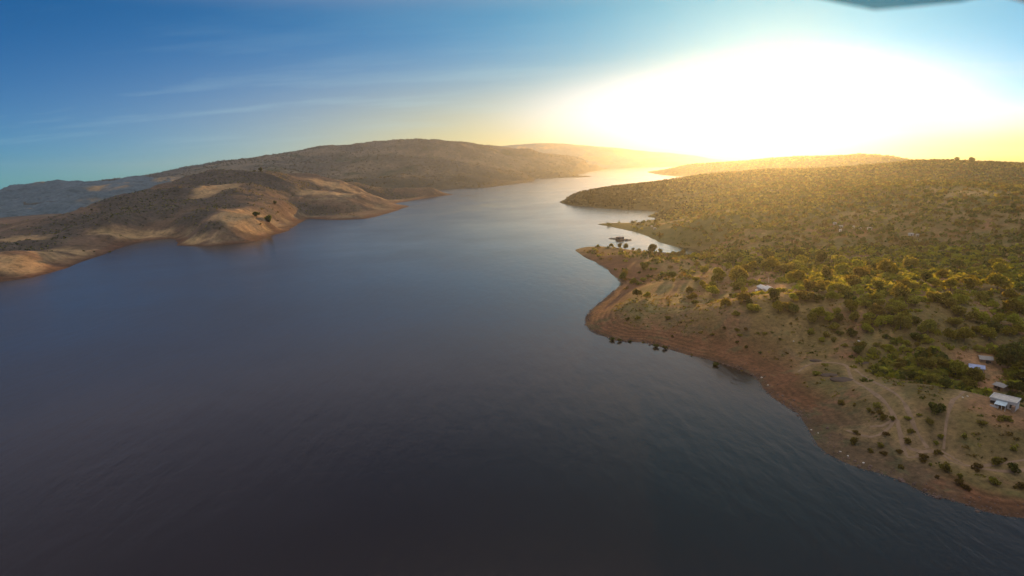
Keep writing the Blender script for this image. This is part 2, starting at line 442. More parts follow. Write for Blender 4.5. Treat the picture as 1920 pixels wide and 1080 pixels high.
LEFT_GRASS = [(495,1040,95,60),(440,930,60,40),(130,780,70,50),(225,930,70,60),(270,880,55,30),(30,900,50,35),(20,640,60,40),(120,660,60,25),(100,712,60,42),(600,1480,120,50),(690,1750,130,60),(620,1650,90,50),(400,1280,40,120),(300,850,60,20)]
LEFT_WOOD = [(310,1200,150,190),(420,1420,140,120),(150,980,90,70),(60,900,80,60),(60,740,70,40),(180,720,60,25),(520,1500,120,120),(230,1100,100,90),(380,1020,50,90),(560,1300,80,70),(340,890,60,40),(730,1850,140,90),(10,780,70,50)]
def left_wood(x, y, z, sd):
    n = fbm(x, y, 170, 5, 71); n2 = fbm(x, y, 45, 5, 72, 0.6)
    w = np.zeros_like(x); g = np.zeros_like(x)
    for p in LEFT_WOOD: w = np.maximum(w, cover(x, y, p[0], 0, *p[1:]))
    for p in LEFT_GRASS: g = np.maximum(g, cover(x, y, p[0], 0, *p[1:]))
    return np.clip(w * 1.1 + 0.5 * n + 0.6 * n2 - 1.1 * g, 0, 1) * sstep(15, 50, sd), g
def left_colour(x, y, z, sd):
    n2 = fbm(x, y, 45, 5, 72, 0.6); n3 = fbm(x, y, 14, 4, 73, 0.6)
    w, g = left_wood(x, y, z, sd)
    c = np.tile(np.array((0.15, 0.10, 0.068)), (len(x), 1))
    c = lerp(c, TANL * 0.7, 0.7 * sstep(0.05, 0.5, n2 + 0.4 * n3))
    c = lerp(c, TANL * np.array((1.12, 1.0, 0.9)), 0.85 * sstep(0.3, 0.95, g + 0.35 * n3 + 0.3 * n2))
    c = lerp(c, np.array((0.083, 0.068, 0.056)), 0.9 * sstep(0.05, 0.6, w + 0.15 * n3))
    c = lerp(c, SOIL * 0.40, 0.85 * (1 - sstep(8, 26, sd + 14 * n2)))
    c = lerp(c, DAMP, 0.9 * (1 - sstep(2, 9, sd + n3 * 2)))
    return c * (1 + 0.2 * n3[:, None])

# long ridge behind it, with its low dark spurs running into the lake
ridge_shore = [at_z(*p) for p in [(790,358),(811,356),(860,354),(911,352),(960,346),(985,343),(1005,341)]]
ridge_shore += [(*ground(985, 3100), 0), (*ground(1000, 3260), 0)]
ridge_shore += [at_z(*p) for p in [(1010,334.5),(1057,333),(1085,332.2),(1110,331)]]
ridge_shore += [(*ground(1092, 3800), 0), (*ground(1080, 4200), 0)]
ridge_shore += [at_z(*p) for p in [(1088,325.5),(1115,321),(1140,317.6),(1154,316)]]
ridge_shore += [(*ground(1120, 6900), 0), (0, 7200, 0), (-3000, 6500, 0), (-4500, 4000, 0), (-3000, 1900, 0), (-1100, 2000, 0), (-700, 2100, 0)]
ridge_ctrl = [at_d(*p) for p in [(230,352,3300),(278,334,3400),(325,321,3500),(375,316,3600),(417,307,3600),(442,298,3600),(467,295,3700),(522,289,3800),(566,289,3900),(591,284,4100),
 (619,275,4200),(647,276,4200),(688,273,4200),(722,271,4200),(763,267.5,4200),(786,270,4200),(813,270,4250),(849,274,4300),(880,274.5,4400),(913,276,4500),(960,284,4700),(1000,285,4900),(1052,293,5100),(1093,298,5300),(1132,309,5800),
 (647,333,2700),(730,328,2650),(786,330,2700),(860,332,2800),(920,334,2850),(965,338,2900),(647,342,3000),(730,338,2950),(800,339,3000),(880,341,3120),(940,343,3200),
 (620,313,3400),(670,300,3450),(716,295.5,3450),(780,299,3450),(838,302,3450),(900,309,3500),(960,315,3700),(1020,320,3850),(1065,325,3900),(700,309,3800),(780,312,3800),(850,314,3850),(920,319,4000),(980,325,4200),
 (560,318,2900),(480,318,2900),(400,330,2800)]]
ridge_land = Land(ridge_shore, ridge_ctrl, rag=2.5, bank=0.14, blend=70, rough=12, rscale=210, ridge=30, seed=23)
def ridge_colour(x, y, z, sd):
    n = fbm(x, y, 400, 5, 81); n2 = fbm(x, y, 110, 5, 82, 0.6)
    c = np.tile(TAN * 0.42 + np.array((0, 0.01, 0.03)), (len(x), 1))
    c = lerp(c, np.array((0.088, 0.078, 0.062)), 0.9 * sstep(-0.25, 0.3, n + 0.6 * n2 + 0.1))
    c = lerp(c, DARK * 1.3, 0.8 * sstep(0.1, 0.5, n2 + 0.2 * n))
    c = lerp(c, np.array((0.06, 0.056, 0.04)), 0.85 * (1 - sstep(35, 70, z + 20 * n2)))
    return c

# far blue ridge on the left
farl_ctrl = [at_d(*p) for p in [(-300,362,2500),(-120,353,2550),(0,352,2600),(42,349,2600),(97,344,2620),(139,343,2650),(167,345,2700),(181,344,2700),(206,343,2750),(222,337,2750),(244,333,2750),(258,334,2750),(278,337,2750),(320,336,2750),(380,335,2750)]]
farl_ctrl += [(p[0], 3600, -10) for p in farl_ctrl] + [(p[0] * 0.6, 1500, -2) for p in farl_ctrl] + [(p[0] * 0.77, 2000, 30) for p in farl_ctrl]
farl_land = Land(None, farl_ctrl, rough=5, rscale=150, ridge=34, seed=33)
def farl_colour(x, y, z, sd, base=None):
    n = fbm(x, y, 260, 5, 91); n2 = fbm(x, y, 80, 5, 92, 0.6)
    c = np.tile(np.array((0.095, 0.13, 0.158)), (len(x), 1))  # distance haze painted in as a blue-grey base colour
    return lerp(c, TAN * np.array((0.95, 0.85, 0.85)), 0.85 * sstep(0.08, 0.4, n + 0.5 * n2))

# faint peak behind the saddle
peak_ctrl = [at_d(*p) for p in [(250,345,6800),(300,332,6800),(336,319,6800),(361,312,6800),(394,308,6800),(420,308,6800),(470,320,6800),(540,345,6800)]]
peak_ctrl += [(p[0], 7400, -60) for p in peak_ctrl] + [(p[0], 6000, -20) for p in peak_ctrl]
peak_land = Land(None, peak_ctrl, rough=8, rscale=400, ridge=20, seed=37)

# pale hills closing the lake
farh_shore = [(*ground(px, D), 0) for px, D in [(1000,7350),(1100,7320),(1160,7250),(1200,6833),(1240,6320),(1262,6100),(1330,6300),(1500,6500)]]
farh_shore += [(4600, 7000, 0), (4600, 8600, 0), (-1900, 8600, 0), (*ground(800, 7500), 0)]
farh_ctrl = [at_d(*p) for p in [(880,283,7850),(913,281,7850),(960,280,7850),(1002,277,7850),(1030,276.5,7850),(1063,276,7850),(1099,281,7850),(1130,281,7850),(1168,283,7850),(1210,288,7750),(1266,292,7600),(1335,299,7400),(1388,304,7300),(1440,306,7300),(1540,308,7300),(1160,303,7500),(1240,304,6800)]]
farh_land = Land(farh_shore, farh_ctrl, rag=3, bank=0.15, blend=60, rough=8, rscale=350, ridge=14, seed=41)

# headland behind the wooded one, and the hill with the tree line above it
head_shore = [at_z(*p) for p in [(1300,332),(1285,331),(1262,329.5),(1238,327),(1213,323)]]
head_shore += [(*ground(1222, 4500), 0), (*ground(1262, 4900), 0), (*ground(1275, 5400), 0), (2000, 5600, 0), (2300, 3600, 0), (1900, 2400, 0), (1400, 1600, 0), (900, 2100, 0)]
head_ctrl = [at_d(*p) for p in [(1230,320,4050),(1252,317,3900),(1282,311,3600),(1321,310,3300),(1377,310,2900),(1440,313,2500),(1507,310,2350),(1560,305,2300),(1620,296,2300),(1660,295,2250),(1700,302,2200),
 (1440,300,3300),(1480,296,3200),(1523,293,3000),(1579,290,2900),(1615,286,2850),(1634,288,2800),(1662,289,2750),(1690,294,2700),(1709,299,2700),(1760,312,2600),(1850,335,2500),(1950,350,2400),(1800,320,4000),(2000,352,3500),(1500,305,4500)]]
head_land = Land(head_shore, head_ctrl, rag=2.5, bank=0.15, blend=60, rough=4, rscale=200, ridge=6, seed=47)
def scrub_colour(x, y, z, sd):
    n = fbm(x, y, 200, 5, 95); n2 = fbm(x, y, 60, 5, 96, 0.6)
    c = np.tile(GREEN, (len(x), 1))
    return lerp(c, OLIVE, sstep(-0.1, 0.5, n + 0.5 * n2))

M_near = terrain_mat('dry_field_ground', 1.6, 0.7)
M_mid = terrain_mat('hillside_ground', 6.0, 0.6)
M_far = terrain_mat('distant_ground', 18.0, 0.5)

def structure(o): o['kind'] = 'structure'; return o
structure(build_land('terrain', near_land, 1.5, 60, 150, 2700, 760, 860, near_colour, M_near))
structure(build_land('hill', left_land, -62, -2, 500, 2500, 640, 440, left_colour, M_mid))
structure(build_land('ridge', ridge_land, -40, 10, 1900, 7000, 600, 480, ridge_colour, M_far))
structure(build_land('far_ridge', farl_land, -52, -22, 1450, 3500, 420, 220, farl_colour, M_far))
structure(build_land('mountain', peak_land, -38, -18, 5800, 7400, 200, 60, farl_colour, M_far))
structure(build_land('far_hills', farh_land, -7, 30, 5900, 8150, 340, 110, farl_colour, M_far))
structure(build_land('headland', head_land, 10, 52, 1700, 5600, 460, 260, scrub_colour, M_mid))

# worn dirt tracks, laid on the ground as thin sheets
M_track = plain('dusty_track', (0.26, 0.17, 0.105), 0.95, 0.25, 0.35)
for T in TRACKS:
    d = np.gradient(T, axis=0); d /= np.linalg.norm(d, axis=1)[:, None]; nrm = np.stack([-d[:, 1], d[:, 0]], 1)
    wd = 0.5 + 0.28 * vnoise(T[:, 0] * 0.2, T[:, 1] * 0.2, 5); rows = []
    for k in np.linspace(-1, 1, 5):
        q = T + nrm * (wd * k)[:, None]; zz, _ = near_land.height(q[:, 0], q[:, 1])
        rows.append(np.stack([q[:, 0], q[:, 1], zz + 0.07 - 0.03 * abs(k)], 1))
    n_ = len(T); V = np.concatenate(rows); ii = np.arange(5 * n_).reshape(5, n_)
    structure(mesh_obj('dirt_track', V, np.stack([ii[:-1, :-1], ii[:-1, 1:], ii[1:, 1:], ii[1:, :-1]], -1).reshape(-1, 4), M_track))

# ------------------------------------------------------------------ lake
def lake_material():
    m, t, b, o = new_mat('lake_water')
    g = t.n('ShaderNodeNewGeometry')
    b.inputs['Base Color'].default_value = (0.018, 0.012, 0.010, 1)
    b.inputs['Roughness'].default_value = 0.27
    b.inputs['IOR'].default_value = 1.45
    # wind ripples run along the valley, so the surface is rough across it and smooth along it
    b.inputs['Anisotropic'].default_value = 0.92
    tv = t.n('ShaderNodeCombineXYZ'); tv.inputs[0].default_value = math.cos(SUN_AZ); tv.inputs[1].default_value = -math.sin(SUN_AZ)
    t.link(tv.outputs[0], b.inputs['Tangent'])
    mp = t.n('ShaderNodeMapping'); mp.inputs['Rotation'].default_value = (0, 0, math.radians(20)); mp.inputs['Scale'].default_value = (1.0, 0.35, 1.0)
    t.link(g.outputs['Position'], mp.inputs['Vector'])
    n1 = t.noise(mp.outputs[0], 0.16, 5, 0.66)
    bp = t.n('ShaderNodeBump'); bp.inputs['Strength'].default_value = 0.55; bp.inputs['Distance'].default_value = 0.5
    t.link(n1, bp.inputs['Height']); t.link(bp.outputs[0], b.inputs['Normal'])
    # cat's paws: patches a little calmer or a little rougher
    n2 = t.noise(g.outputs['Position'], 0.006, 4, 0.6)
    t.link(t.math('ADD', t.math('MULTIPLY', n2, 0.22), 0.07), b.inputs['Roughness'])
    return m
wx, wy = np.meshgrid(np.linspace(-3200, 2600, 41), np.linspace(-800, 7900, 41))
ii = np.arange(41 * 41).reshape(41, 41)
wf = np.stack([ii[:-1, :-1], ii[:-1, 1:], ii[1:, 1:], ii[1:, :-1]], -1).reshape(-1, 4)
structure(mesh_obj('lake', np.stack([wx.ravel(), wy.ravel(), np.zeros(wx.size)], 1), wf, lake_material()))

# ------------------------------------------------------------------ helpers for things
def tag(o, label, cat, group=None):
    o['label'] = label; o['category'] = cat
    if group: o['group'] = group
    return o

def empty(name, loc, rz=0.0):
    e = bpy.data.objects.new(name, None); COL.objects.link(e)
    e.location = loc; e.rotation_euler = (0, 0, rz); e.empty_display_size = 0.5
    return e

def copy_tree(o, parent=None):
    c = o.copy(); COL.objects.link(c)
    if parent is not None: c.parent = parent
    for ch in list(o.children): copy_tree(ch, c)
    return c

_cache = {}
def hits(pix, land):
    """where lines of sight meet the ground"""
    res = []
    t = np.exp(np.linspace(math.log(120), math.log(2600), 420))
    for px, py in pix:
        d = ray(px, py); k = 1.0 / math.hypot(d.x, d.y)
        x = d.x * k * t; y = d.y * k * t; z = CAM_H + d.z * k * t
        g = coarse(land, x, y)
        below = np.nonzero(z < np.maximum(g, 0))[0]
        i = below[0] if len(below) else len(t) - 1
        if i > 0:
            a0 = z[i - 1] - max(g[i - 1], 0); a1 = z[i] - max(g[i], 0)
            f = a0 / (a0 - a1 + 1e-9)
            res.append((x[i - 1] + f * (x[i] - x[i - 1]), y[i - 1] + f * (y[i] - y[i - 1]), max(0, max(g[i - 1], 0) * (1 - f) + max(g[i], 0) * f)))
        else: res.append((x[0], y[0], 0))
    return res
def coarse(land, x, y): return land.height(x, y)[0]
def hit(px, py, land=None): return hits([(px, py)], land or near_land)[0]
def gz(x, y, land=None):
    return float((land or near_land).height(np.array([x]), np.array([y]))[0][0])

class MB:
    """collects boxes, tubes and sheets into one mesh"""
    def __init__(s): s.bm = bmesh.new()
    def box(s, x0, x1, y0, y1, z0, z1, bevel=0.0):
        r = bmesh.ops.create_cube(s.bm, size=1.0)
        for v in r['verts']:
            v.co = Vector(((x0 + x1) / 2 + v.co.x * (x1 - x0), (y0 + y1) / 2 + v.co.y * (y1 - y0), (z0 + z1) / 2 + v.co.z * (z1 - z0)))
        if bevel:
            es = {e for v in r['verts'] for e in v.link_edges}
            bmesh.ops.bevel(s.bm, geom=list(es), offset=bevel, segments=2, affect='EDGES')
        return s
    def prism(s, pts, y0, y1):
        a = [s.bm.verts.new((p[0], y0, p[1])) for p in pts]; b = [s.bm.verts.new((p[0], y1, p[1])) for p in pts]
        n = len(pts)
        s.bm.faces.new(a); s.bm.faces.new(b[::-1])
        for i in range(n): s.bm.faces.new((a[i], b[i], b[(i + 1) % n], a[(i + 1) % n]))
        return s
    def tube(s, pts, rad, n=7, cap=True):
        pts = [Vector(p) for p in pts]; rings = []
        for i, p in enumerate(pts):
            d = (pts[min(i + 1, len(pts) - 1)] - pts[max(i - 1, 0)]).normalized()
            u = d.cross(Vector((0.31, 0.17, 0.93))); u = u.normalized() if u.length > 1e-3 else Vector((1, 0, 0)); w = d.cross(u)
            r = rad[i] if isinstance(rad, (list, tuple)) else rad
            rings.append([s.bm.verts.new(p + (u * math.cos(q * 2 * math.pi / n) + w * math.sin(q * 2 * math.pi / n)) * r) for q in range(n)])
        for a, b in zip(rings, rings[1:]):
            for q in range(n): s.bm.faces.new((a[q], a[(q + 1) % n], b[(q + 1) % n], b[q]))
        if cap:
            s.bm.faces.new(rings[0][::-1]); s.bm.faces.new(rings[-1])
        return s
    def build(s, name, mat, parent=None, smooth=False):
        bmesh.ops.recalc_face_normals(s.bm, faces=s.bm.faces[:])
        me = bpy.data.meshes.new(name); s.bm.to_mesh(me); s.bm.free()
        if smooth:
            for p in me.polygons: p.use_smooth = True
        me.materials.append(mat)
        o = bpy.data.objects.new(name, me); COL.objects.link(o)
        if parent is not None: o.parent = parent
        return o

# ------------------------------------------------------------------ foliage
def leaf_material(name='foliage', through=0.62):
    m = bpy.data.materials.new(name); m.use_nodes = True; nt = m.node_tree; nt.nodes.clear(); t = NT(nt)
    o = t.n('ShaderNodeOutputMaterial'); at = t.n('ShaderNodeAttribute', attribute_name='soil')
    oi = t.n('ShaderNodeObjectInfo')
    hs = t.n('ShaderNodeHueSaturation'); t.link(at.outputs['Color'], hs.inputs['Color'])
    t.link(t.math('ADD', t.math('MULTIPLY', oi.outputs['Random'], 0.05), 0.475), hs.inputs['Hue'])
    t.link(t.math('ADD', t.math('MULTIPLY', oi.outputs['Random'], 0.5), 0.75), hs.inputs['Value'])
    d = t.n('ShaderNodeBsdfDiffuse'); tr = t.n('ShaderNodeBsdfTranslucent')
    t.link(hs.outputs[0], d.inputs[0])
    t.link(t.mix(1.0, hs.outputs[0], (2.2, 2.15, 0.7, 1), 'MULTIPLY'), tr.inputs[0])
    mx = t.n('ShaderNodeMixShader'); mx.inputs[0].default_value = through
    t.link(d.outputs[0], mx.inputs[1]); t.link(tr.outputs[0], mx.inputs[2]); t.link(mx.outputs[0], o.inputs[0])
    return m
M_leaf = leaf_material(); M_leaf_shade = leaf_material('shade_dark_foliage', 0.12); M_leaf_hill = leaf_material('hillside_foliage', 0.34)
M_bark = plain('grey_brown_bark', (0.12, 0.085, 0.06), 0.9, 0.3, 4)

def leaf_quads(C, size, rng, flat=0.0):
    """one small bent leaf clump (two triangles) about every centre"""
    n = len(C)
    u = rng.normal(size=(n, 3)); u /= np.linalg.norm(u, axis=1)[:, None]
    w = rng.normal(size=(n, 3)); w -= (w * u).sum(1)[:, None] * u; w /= np.linalg.norm(w, axis=1)[:, None]
    if flat: w[:, 2] *= 1 - flat; u[:, 2] *= 1 - flat
    sz = size * rng.uniform(0.6, 1.3, n)[:, None]
    nn = np.cross(u, w) * sz * 0.22
    V = np.stack([C - u * sz * 0.6, C - w * sz * 0.45 + nn, C + u * sz * 0.6, C + w * sz * 0.45 + nn], 1).reshape(-1, 3)
    Fc = np.arange(n * 4).reshape(n, 4)
    return V, Fc

def crown_points(rng, w, h, base, lobes, per):
    """leaf centres of a crown w metres wide and h tall made of uneven lobes"""
    out_ = []
    for k in range(lobes):
        a = rng.uniform(0, 2 * math.pi); r = w * 0.5 * rng.uniform(0.0, 0.72) ** 0.8
        zc_ = base + h * (0.22 + 0.60 * rng.uniform() * (1 - (r / (w * 0.5)) ** 2 * 0.6))
        lr = w * rng.uniform(0.17, 0.29)
        n = int(per * (lr / (w * 0.21)) ** 2)
        p = rng.normal(size=(n, 3)); p /= np.linalg.norm(p, axis=1)[:, None]
        p *= (rng.uniform(0.55, 1.05, n) ** 0.5)[:, None] * lr
        p[:, 2] *= min(1.0, h / w * 1.05)
        out_.append(p + (r * math.cos(a), r * math.sin(a), zc_))
    P = np.concatenate(out_); P = P[P[:, 2] > base * 0.6]
    return P

LEAFC = {'shade_scrub_green': np.array((0.032, 0.036, 0.017)), 'ridge': np.array((0.085, 0.075, 0.055)), 'yellow-green': np.array((0.20, 0.185, 0.042)), 'olive': np.array((0.175, 0.155, 0.055)), 'dark green': np.array((0.07, 0.08, 0.032)), 'brownish': np.array((0.12, 0.085, 0.042))}  # first tone carries the headland's painted shade, also dark scrub on the hill
def leaf_cols(rng, n, tone):
    c = LEAFC[tone][None] * (1 + 0.28 * rng.normal(size=(n, 1)).clip(-1.6, 1.8))
    return np.repeat(np.clip(c, 0.01, 0.26), 4, axis=0)

def tree_mesh(seed, w, h, tone, lobes, per, leaf, trunk=True):
    rng = np.random.default_rng(seed)
    base = h * 0.14 if trunk else 0.02
    P = crown_points(rng, w, h - base, base, lobes, per)
    V, Fc = leaf_quads(P, leaf, rng)
    cm_ = mesh_obj('crown', V, Fc, M_leaf, leaf_cols(rng, len(P), tone), smooth=False, link=False)
    tm = None
    if trunk:
        b = MB(); lean = rng.uniform(-0.06, 0.06, 2) * h
        top = (lean[0], lean[1], h * 0.55)
        b.tube([(0, 0, -0.6), (lean[0] * .3, lean[1] * .3, h * 0.22), top], [0.035 * h, 0.026 * h, 0.012 * h], 7)
        for k in range(4):
            a = k * 1.6 + rng.uniform(0, 1); q = rng.uniform(0.22, 0.36) * w
            b.tube([(lean[0] * .4, lean[1] * .4, h * rng.uniform(.22, .34)), (math.cos(a) * q * .5, math.sin(a) * q * .5, h * .5), (math.cos(a) * q, math.sin(a) * q, h * .68)], [0.018 * h, 0.012 * h, 0.004 * h], 5)
        bmesh.ops.recalc_face_normals(b.bm, faces=b.bm.faces[:])
        tm = bpy.data.meshes.new('trunk'); b.bm.to_mesh(tm); b.bm.free(); tm.materials.append(M_bark)
    return cm_, tm

# templates, all one unit of width = 1 metre scaled per copy
TREES = {}
for i, (tone, kind) in enumerate([(t_, k_) for t_ in LEAFC if t_ not in ('shade_scrub_green', 'ridge') for k_ in ('tree', 'bush')]):
    TREES[(tone, kind)] = [tree_mesh(100 + i * 7 + j, 8.0, [6.6, 7.6, 5.8][j], tone, [12, 14, 11][j], 66, 0.80) if kind == 'tree'
                           else tree_mesh(300 + i * 7 + j, 4.0, [2.3, 2.8, 1.9][j], tone, [7, 8, 6][j], 40, 0.5, False) for j in range(3)]
BUSH_STEM = None
def stem_mesh():
    b = MB()
    for k in range(5):
        a = k * 1.26; b.tube([(0.05 * math.cos(a), 0.05 * math.sin(a), -0.4), (0.5 * math.cos(a), 0.5 * math.sin(a), 0.9), (1.0 * math.cos(a), 1.0 * math.sin(a), 1.5)], [0.06, 0.04, 0.015], 5)
    bmesh.ops.recalc_face_normals(b.bm, faces=b.bm.faces[:])
    m = bpy.data.meshes.new('stem'); b.bm.to_mesh(m); b.bm.free(); m.materials.append(M_bark); return m
M_STEM = stem_mesh()

PLANTS = []
def plant(px, py, wpx, kind=None, tone='olive', group=None, label=None, land=None, pos=None, tall=1.0):
    """a tree or bush whose foot is seen at (px, py) and whose crown is wpx wide in the photograph"""
    x, y, z = pos or hit(px, py, land)
    if pos is None and z < 0.05: z = -0.1
    w = wpx * math.hypot(y, 0) / F
    if kind is None: kind = 'tree' if w > 4.6 else 'bush'
    j = random.randrange(3)
    cm_, tm = TREES[(tone, kind)][j]
    k = w / (8.0 if kind == 'tree' else 4.0)
    e = empty(kind, (x, y, z - 0.05), random.uniform(0, 6.28)); kz = k * random.uniform(0.9, 1.15) * tall; e.scale = (k, k, kz)
    for nm, me in (('crown', cm_), ('trunk' if tm else 'stem', tm or M_STEM)):
        o = bpy.data.objects.new(nm, me); COL.objects.link(o); o.parent = e
    PLANTS.append(dict(o=e, px=px, py=py, w=w, wpx=wpx, kind=kind, tone=tone, group=group, label=label, d=y))
    return e

# --- plants one can pick out in the photograph
YG, OL, DG, BR = 'yellow-green', 'olive', 'dark green', 'brownish'
inlet_row = [(1146,464,8,OL,1.),(1163,465,9,DG,1.),(1172,468,13,DG,1.1),(1187,470,8,DG,1.),(1199,471,7,DG,1.3),(1223,475,22,DG,1.05),(1237,475,9,DG,1.),(1252,477,8,OL,.9),
 (1262,478,10,OL,1.1),(1271,479,9,OL,1.),(1281,481,11,YG,1.2),(1291,482,9,OL,1.1),(1299,484,12,YG,1.1),(1309,486,10,OL,1.2),(1318,488,14,YG,1.)]
for a in inlet_row: plant(a[0], a[1], a[2], None, a[3], 'trees along the inlet shore', tall=a[4])
plant(1121, 465, 4.5, 'bush', DG, None, 'slim dark upright shrub alone on the low bare spit', tall=3.0)
for a in [(1148,642,15,DG),(1161,644,10,DG),(1182,645,8,DG),(1230,655,12,DG),(1246,658,12,DG),(1342,689,13,DG),(1205,646,6,OL),(1297,670,6,OL),(1392,700,7,OL)]:
    plant(a[0], a[1] - 4, a[2], 'bush', a[3], 'bushes at the waterline', tall=0.85)
big = [(1659,516,34,YG),(1610,506,30,YG),(1576,512,30,YG),(1547,521,26,OL),(1498,530,28,YG),(1578,550,28,OL),(1646,544,26,OL),(1693,541,30,YG),(1752,566,28,OL),(1820,540,34,YG),
 (1869,545,46,YG),(1801,560,22,OL),(1843,564,24,OL),(1892,562,30,YG),(1895,588,34,YG),(1916,586,26,YG),(1796,594,28,OL),(1555,603,26,YG),(1524,606,24,OL),(1625,624,24,YG),(1687,618,34,OL),
 (1739,628,30,OL),(1807,642,34,YG),(1892,630,30,YG),(1890,690,50,DG),(1914,676,40,DG),(1905,735,34,DG),(1918,720,30,DG),(1739,694,34,OL),(1765,690,30,OL),(1791,708,36,YG),(1752,722,34,OL),
 (1708,712,26,DG),(1828,716,30,OL),(1775,728,30,DG),(1812,726,26,OL),(1725,676,24,DG),(1690,690,22,OL),(1530,704,16,OL),(1600,833,20,OL),(1647,763,18,OL),(1755,772,30,DG),(1723,780,11,OL),
 (1885,790,24,OL),(1842,796,18,OL),(1702,832,18,OL),(1657,852,14,BR),(1673,788,15,OL),(1730,862,22,BR),(1772,884,26,OL),(1830,880,24,BR),(1868,872,28,OL),(1900,885,26,DG),(1800,910,22,BR),(1865,908,26,OL),(1912,915,24,BR),(1760,852,16,OL),(1690,878,14,BR),
 (1330,545,26,OL),(1410,508,22,YG),(1390,536,20,OL),(1482,528,22,YG),(1462,512,18,OL),(1345,531,20,OL),(1365,505,18,YG),(1412,584,26,OL),(1478,584,24,OL),(1500,560,24,OL),(1540,548,22,OL)]
for a in big:
    plant(a[0], a[1], a[2], None if a[1] < 760 else 'bush', a[3])
# --- and the looser scatter between them
def inpoly(px, py, P):
    c = False; n = len(P)
    for i in range(n):
        (x1, y1), (x2, y2) = P[i], P[(i + 1) % n]
        if (y1 > py) != (y2 > py) and px < x1 + (x2 - x1) * (py - y1) / (y2 - y1): c = not c
    return c
CLEAR = [(1432,541,24),(1880,756,36),(1835,690,22),(1850,674,16),(1872,728,16),(1607,643,14),(1432,515,14)]
REG = [([(1330,492),(1500,480),(1920,505),(1920,640),(1700,640),(1480,590),(1330,560)], 80, (18, 32), [YG, YG, OL, OL, DG], None),
       ([(1150,492),(1330,492),(1420,560),(1380,600),(1200,560),(1165,545)], 26, (9, 20), [OL, OL, YG, DG], None),
       ([(1180,560),(1400,600),(1560,660),(1480,690),(1330,650),(1160,620)], 16, (6, 12), [OL, BR, DG], 'bush'),
       ([(1480,600),(1700,640),(1920,650),(1920,680),(1700,670),(1560,670)], 20, (12, 22), [OL, YG, DG], None),
       ([(1560,740),(1780,800),(1920,850),(1920,935),(1760,915),(1620,860)], 22, (9, 18), [BR, OL, OL], 'bush')]
for P, n, (w0, w1), tones, kind in REG:
    x0, x1 = min(p[0] for p in P), max(p[0] for p in P); y0, y1 = min(p[1] for p in P), max(p[1] for p in P)
    k = 0; tries = 0
    while k < n and tries < 4000:
        tries += 1
        px, py = random.uniform(x0, x1), random.uniform(y0, y1)
        if not inpoly(px, py, P) or any(math.hypot(px - c[0], (py - c[1]) * 1.6) < c[2] for c in CLEAR): continue
        if any(math.hypot(px - q['px'], (py - q['py']) * 2) < (q['wpx'] + 10) * 0.42 for q in PLANTS): continue
        plant(px, py, random.uniform(w0, w1), kind, random.choice(tones)); k += 1
# --- left hill
for px, D, w, tone, tl in [(481,410,13,DG,1.),(506,419,14,DG,1.),(490,1530,8,DG,.9),(478,1530,5,DG,.9),(515,383,7,DG,1.),(521,399,5,OL,1.),(491,393,4,OL,1.),(489,424,5,DG,1.),(818,1965,5,DG,1.),(521,415,4,DG,1.),(161,1110,6,DG,1.),(130,780,5,DG,1.),(150,790,4,DG,1.),(180,800,5,OL,1.),(250,905,5,DG,1.),(205,925,5,DG,1.)]:
    if D < 700: x, y, _z = hit(px, D, left_land)
    else: x, y = ground(px, D)
    plant(px, 400, w, 'tree' if w > 6 else 'bush', tone, 'trees and shrubs on the left hill', pos=(x, y, gz(x, y, left_land)), tall=tl)
for q in PLANTS[-16:]: q['left'] = True

# labels: size, tone, kind, nearest landmark; then order within what is still alike
MARKS = [('the twin white houses', 1430, 541), ('the white flat-roofed house', 1882, 756), ('the blue-roofed shed', 1835, 690), ('the fork of dirt tracks', 1742, 786),
         ('the dark thicket mound', 1570, 706), ('the blunt red promontory', 1115, 610), ('the notch in the bank', 1168, 536), ('the bare spit', 1120, 472), ('the head of the inlet', 1290, 480),
         ('the white rocks on grass', 1607, 642), ('the red earth bank', 1420, 690), ('the valley wood', 1620, 520), ('the far right trees', 1850, 540), ('the lower right shore', 1800, 930)]
LM = [('the two round trees on the grassy knoll', 495, 985), ('the wooded hilltop', 485, 1530), ('the long low point', 820, 1960), ('the pale lower slope', 170, 830)]
def describe(q):
    if q['label']: return q['label']
    if q.get('left'):
        m = min(LM, key=lambda m: abs(m[1] - q['px']) + abs(m[2] - q['d']) * 0.3)
        size = 'large' if q['wpx'] > 11 else 'small' if q['wpx'] > 5 else 'tiny'
        return f"{size} {q['tone']} {q['kind']} {'at' if abs(m[1]-q['px'])<16 else 'left of' if q['px']<m[1] else 'right of'} {m[0]}"
    m = min(MARKS, key=lambda m: math.hypot(m[1] - q['px'], (m[2] - q['py']) * 1.8))
    dx, dy = q['px'] - m[1], (q['py'] - m[2]) * 1.8
    rel = 'close to' if math.hypot(dx, dy) < 22 else ('right of' if dx > 0 else 'left of') if abs(dx) > abs(dy) else ('before' if dy > 0 else 'behind')
    w = q['w']; size = 'broad' if w > 9 else 'round' if w > 6.5 else 'small' if w > 3.5 else 'low'
    return f"{size} {q['tone']} {q['kind']} {rel} {m[0]}"
alike = {}
for q in PLANTS: alike.setdefault(describe(q), []).append(q)
ORD = ['first', 'second', 'third', 'fourth', 'fifth', 'sixth', 'seventh', 'eighth', 'ninth', 'tenth', 'eleventh', 'twelfth']
NUM = ['', 'one', 'two', 'three', 'four', 'five', 'six', 'seven', 'eight', 'nine', 'ten', 'eleven', 'twelve']
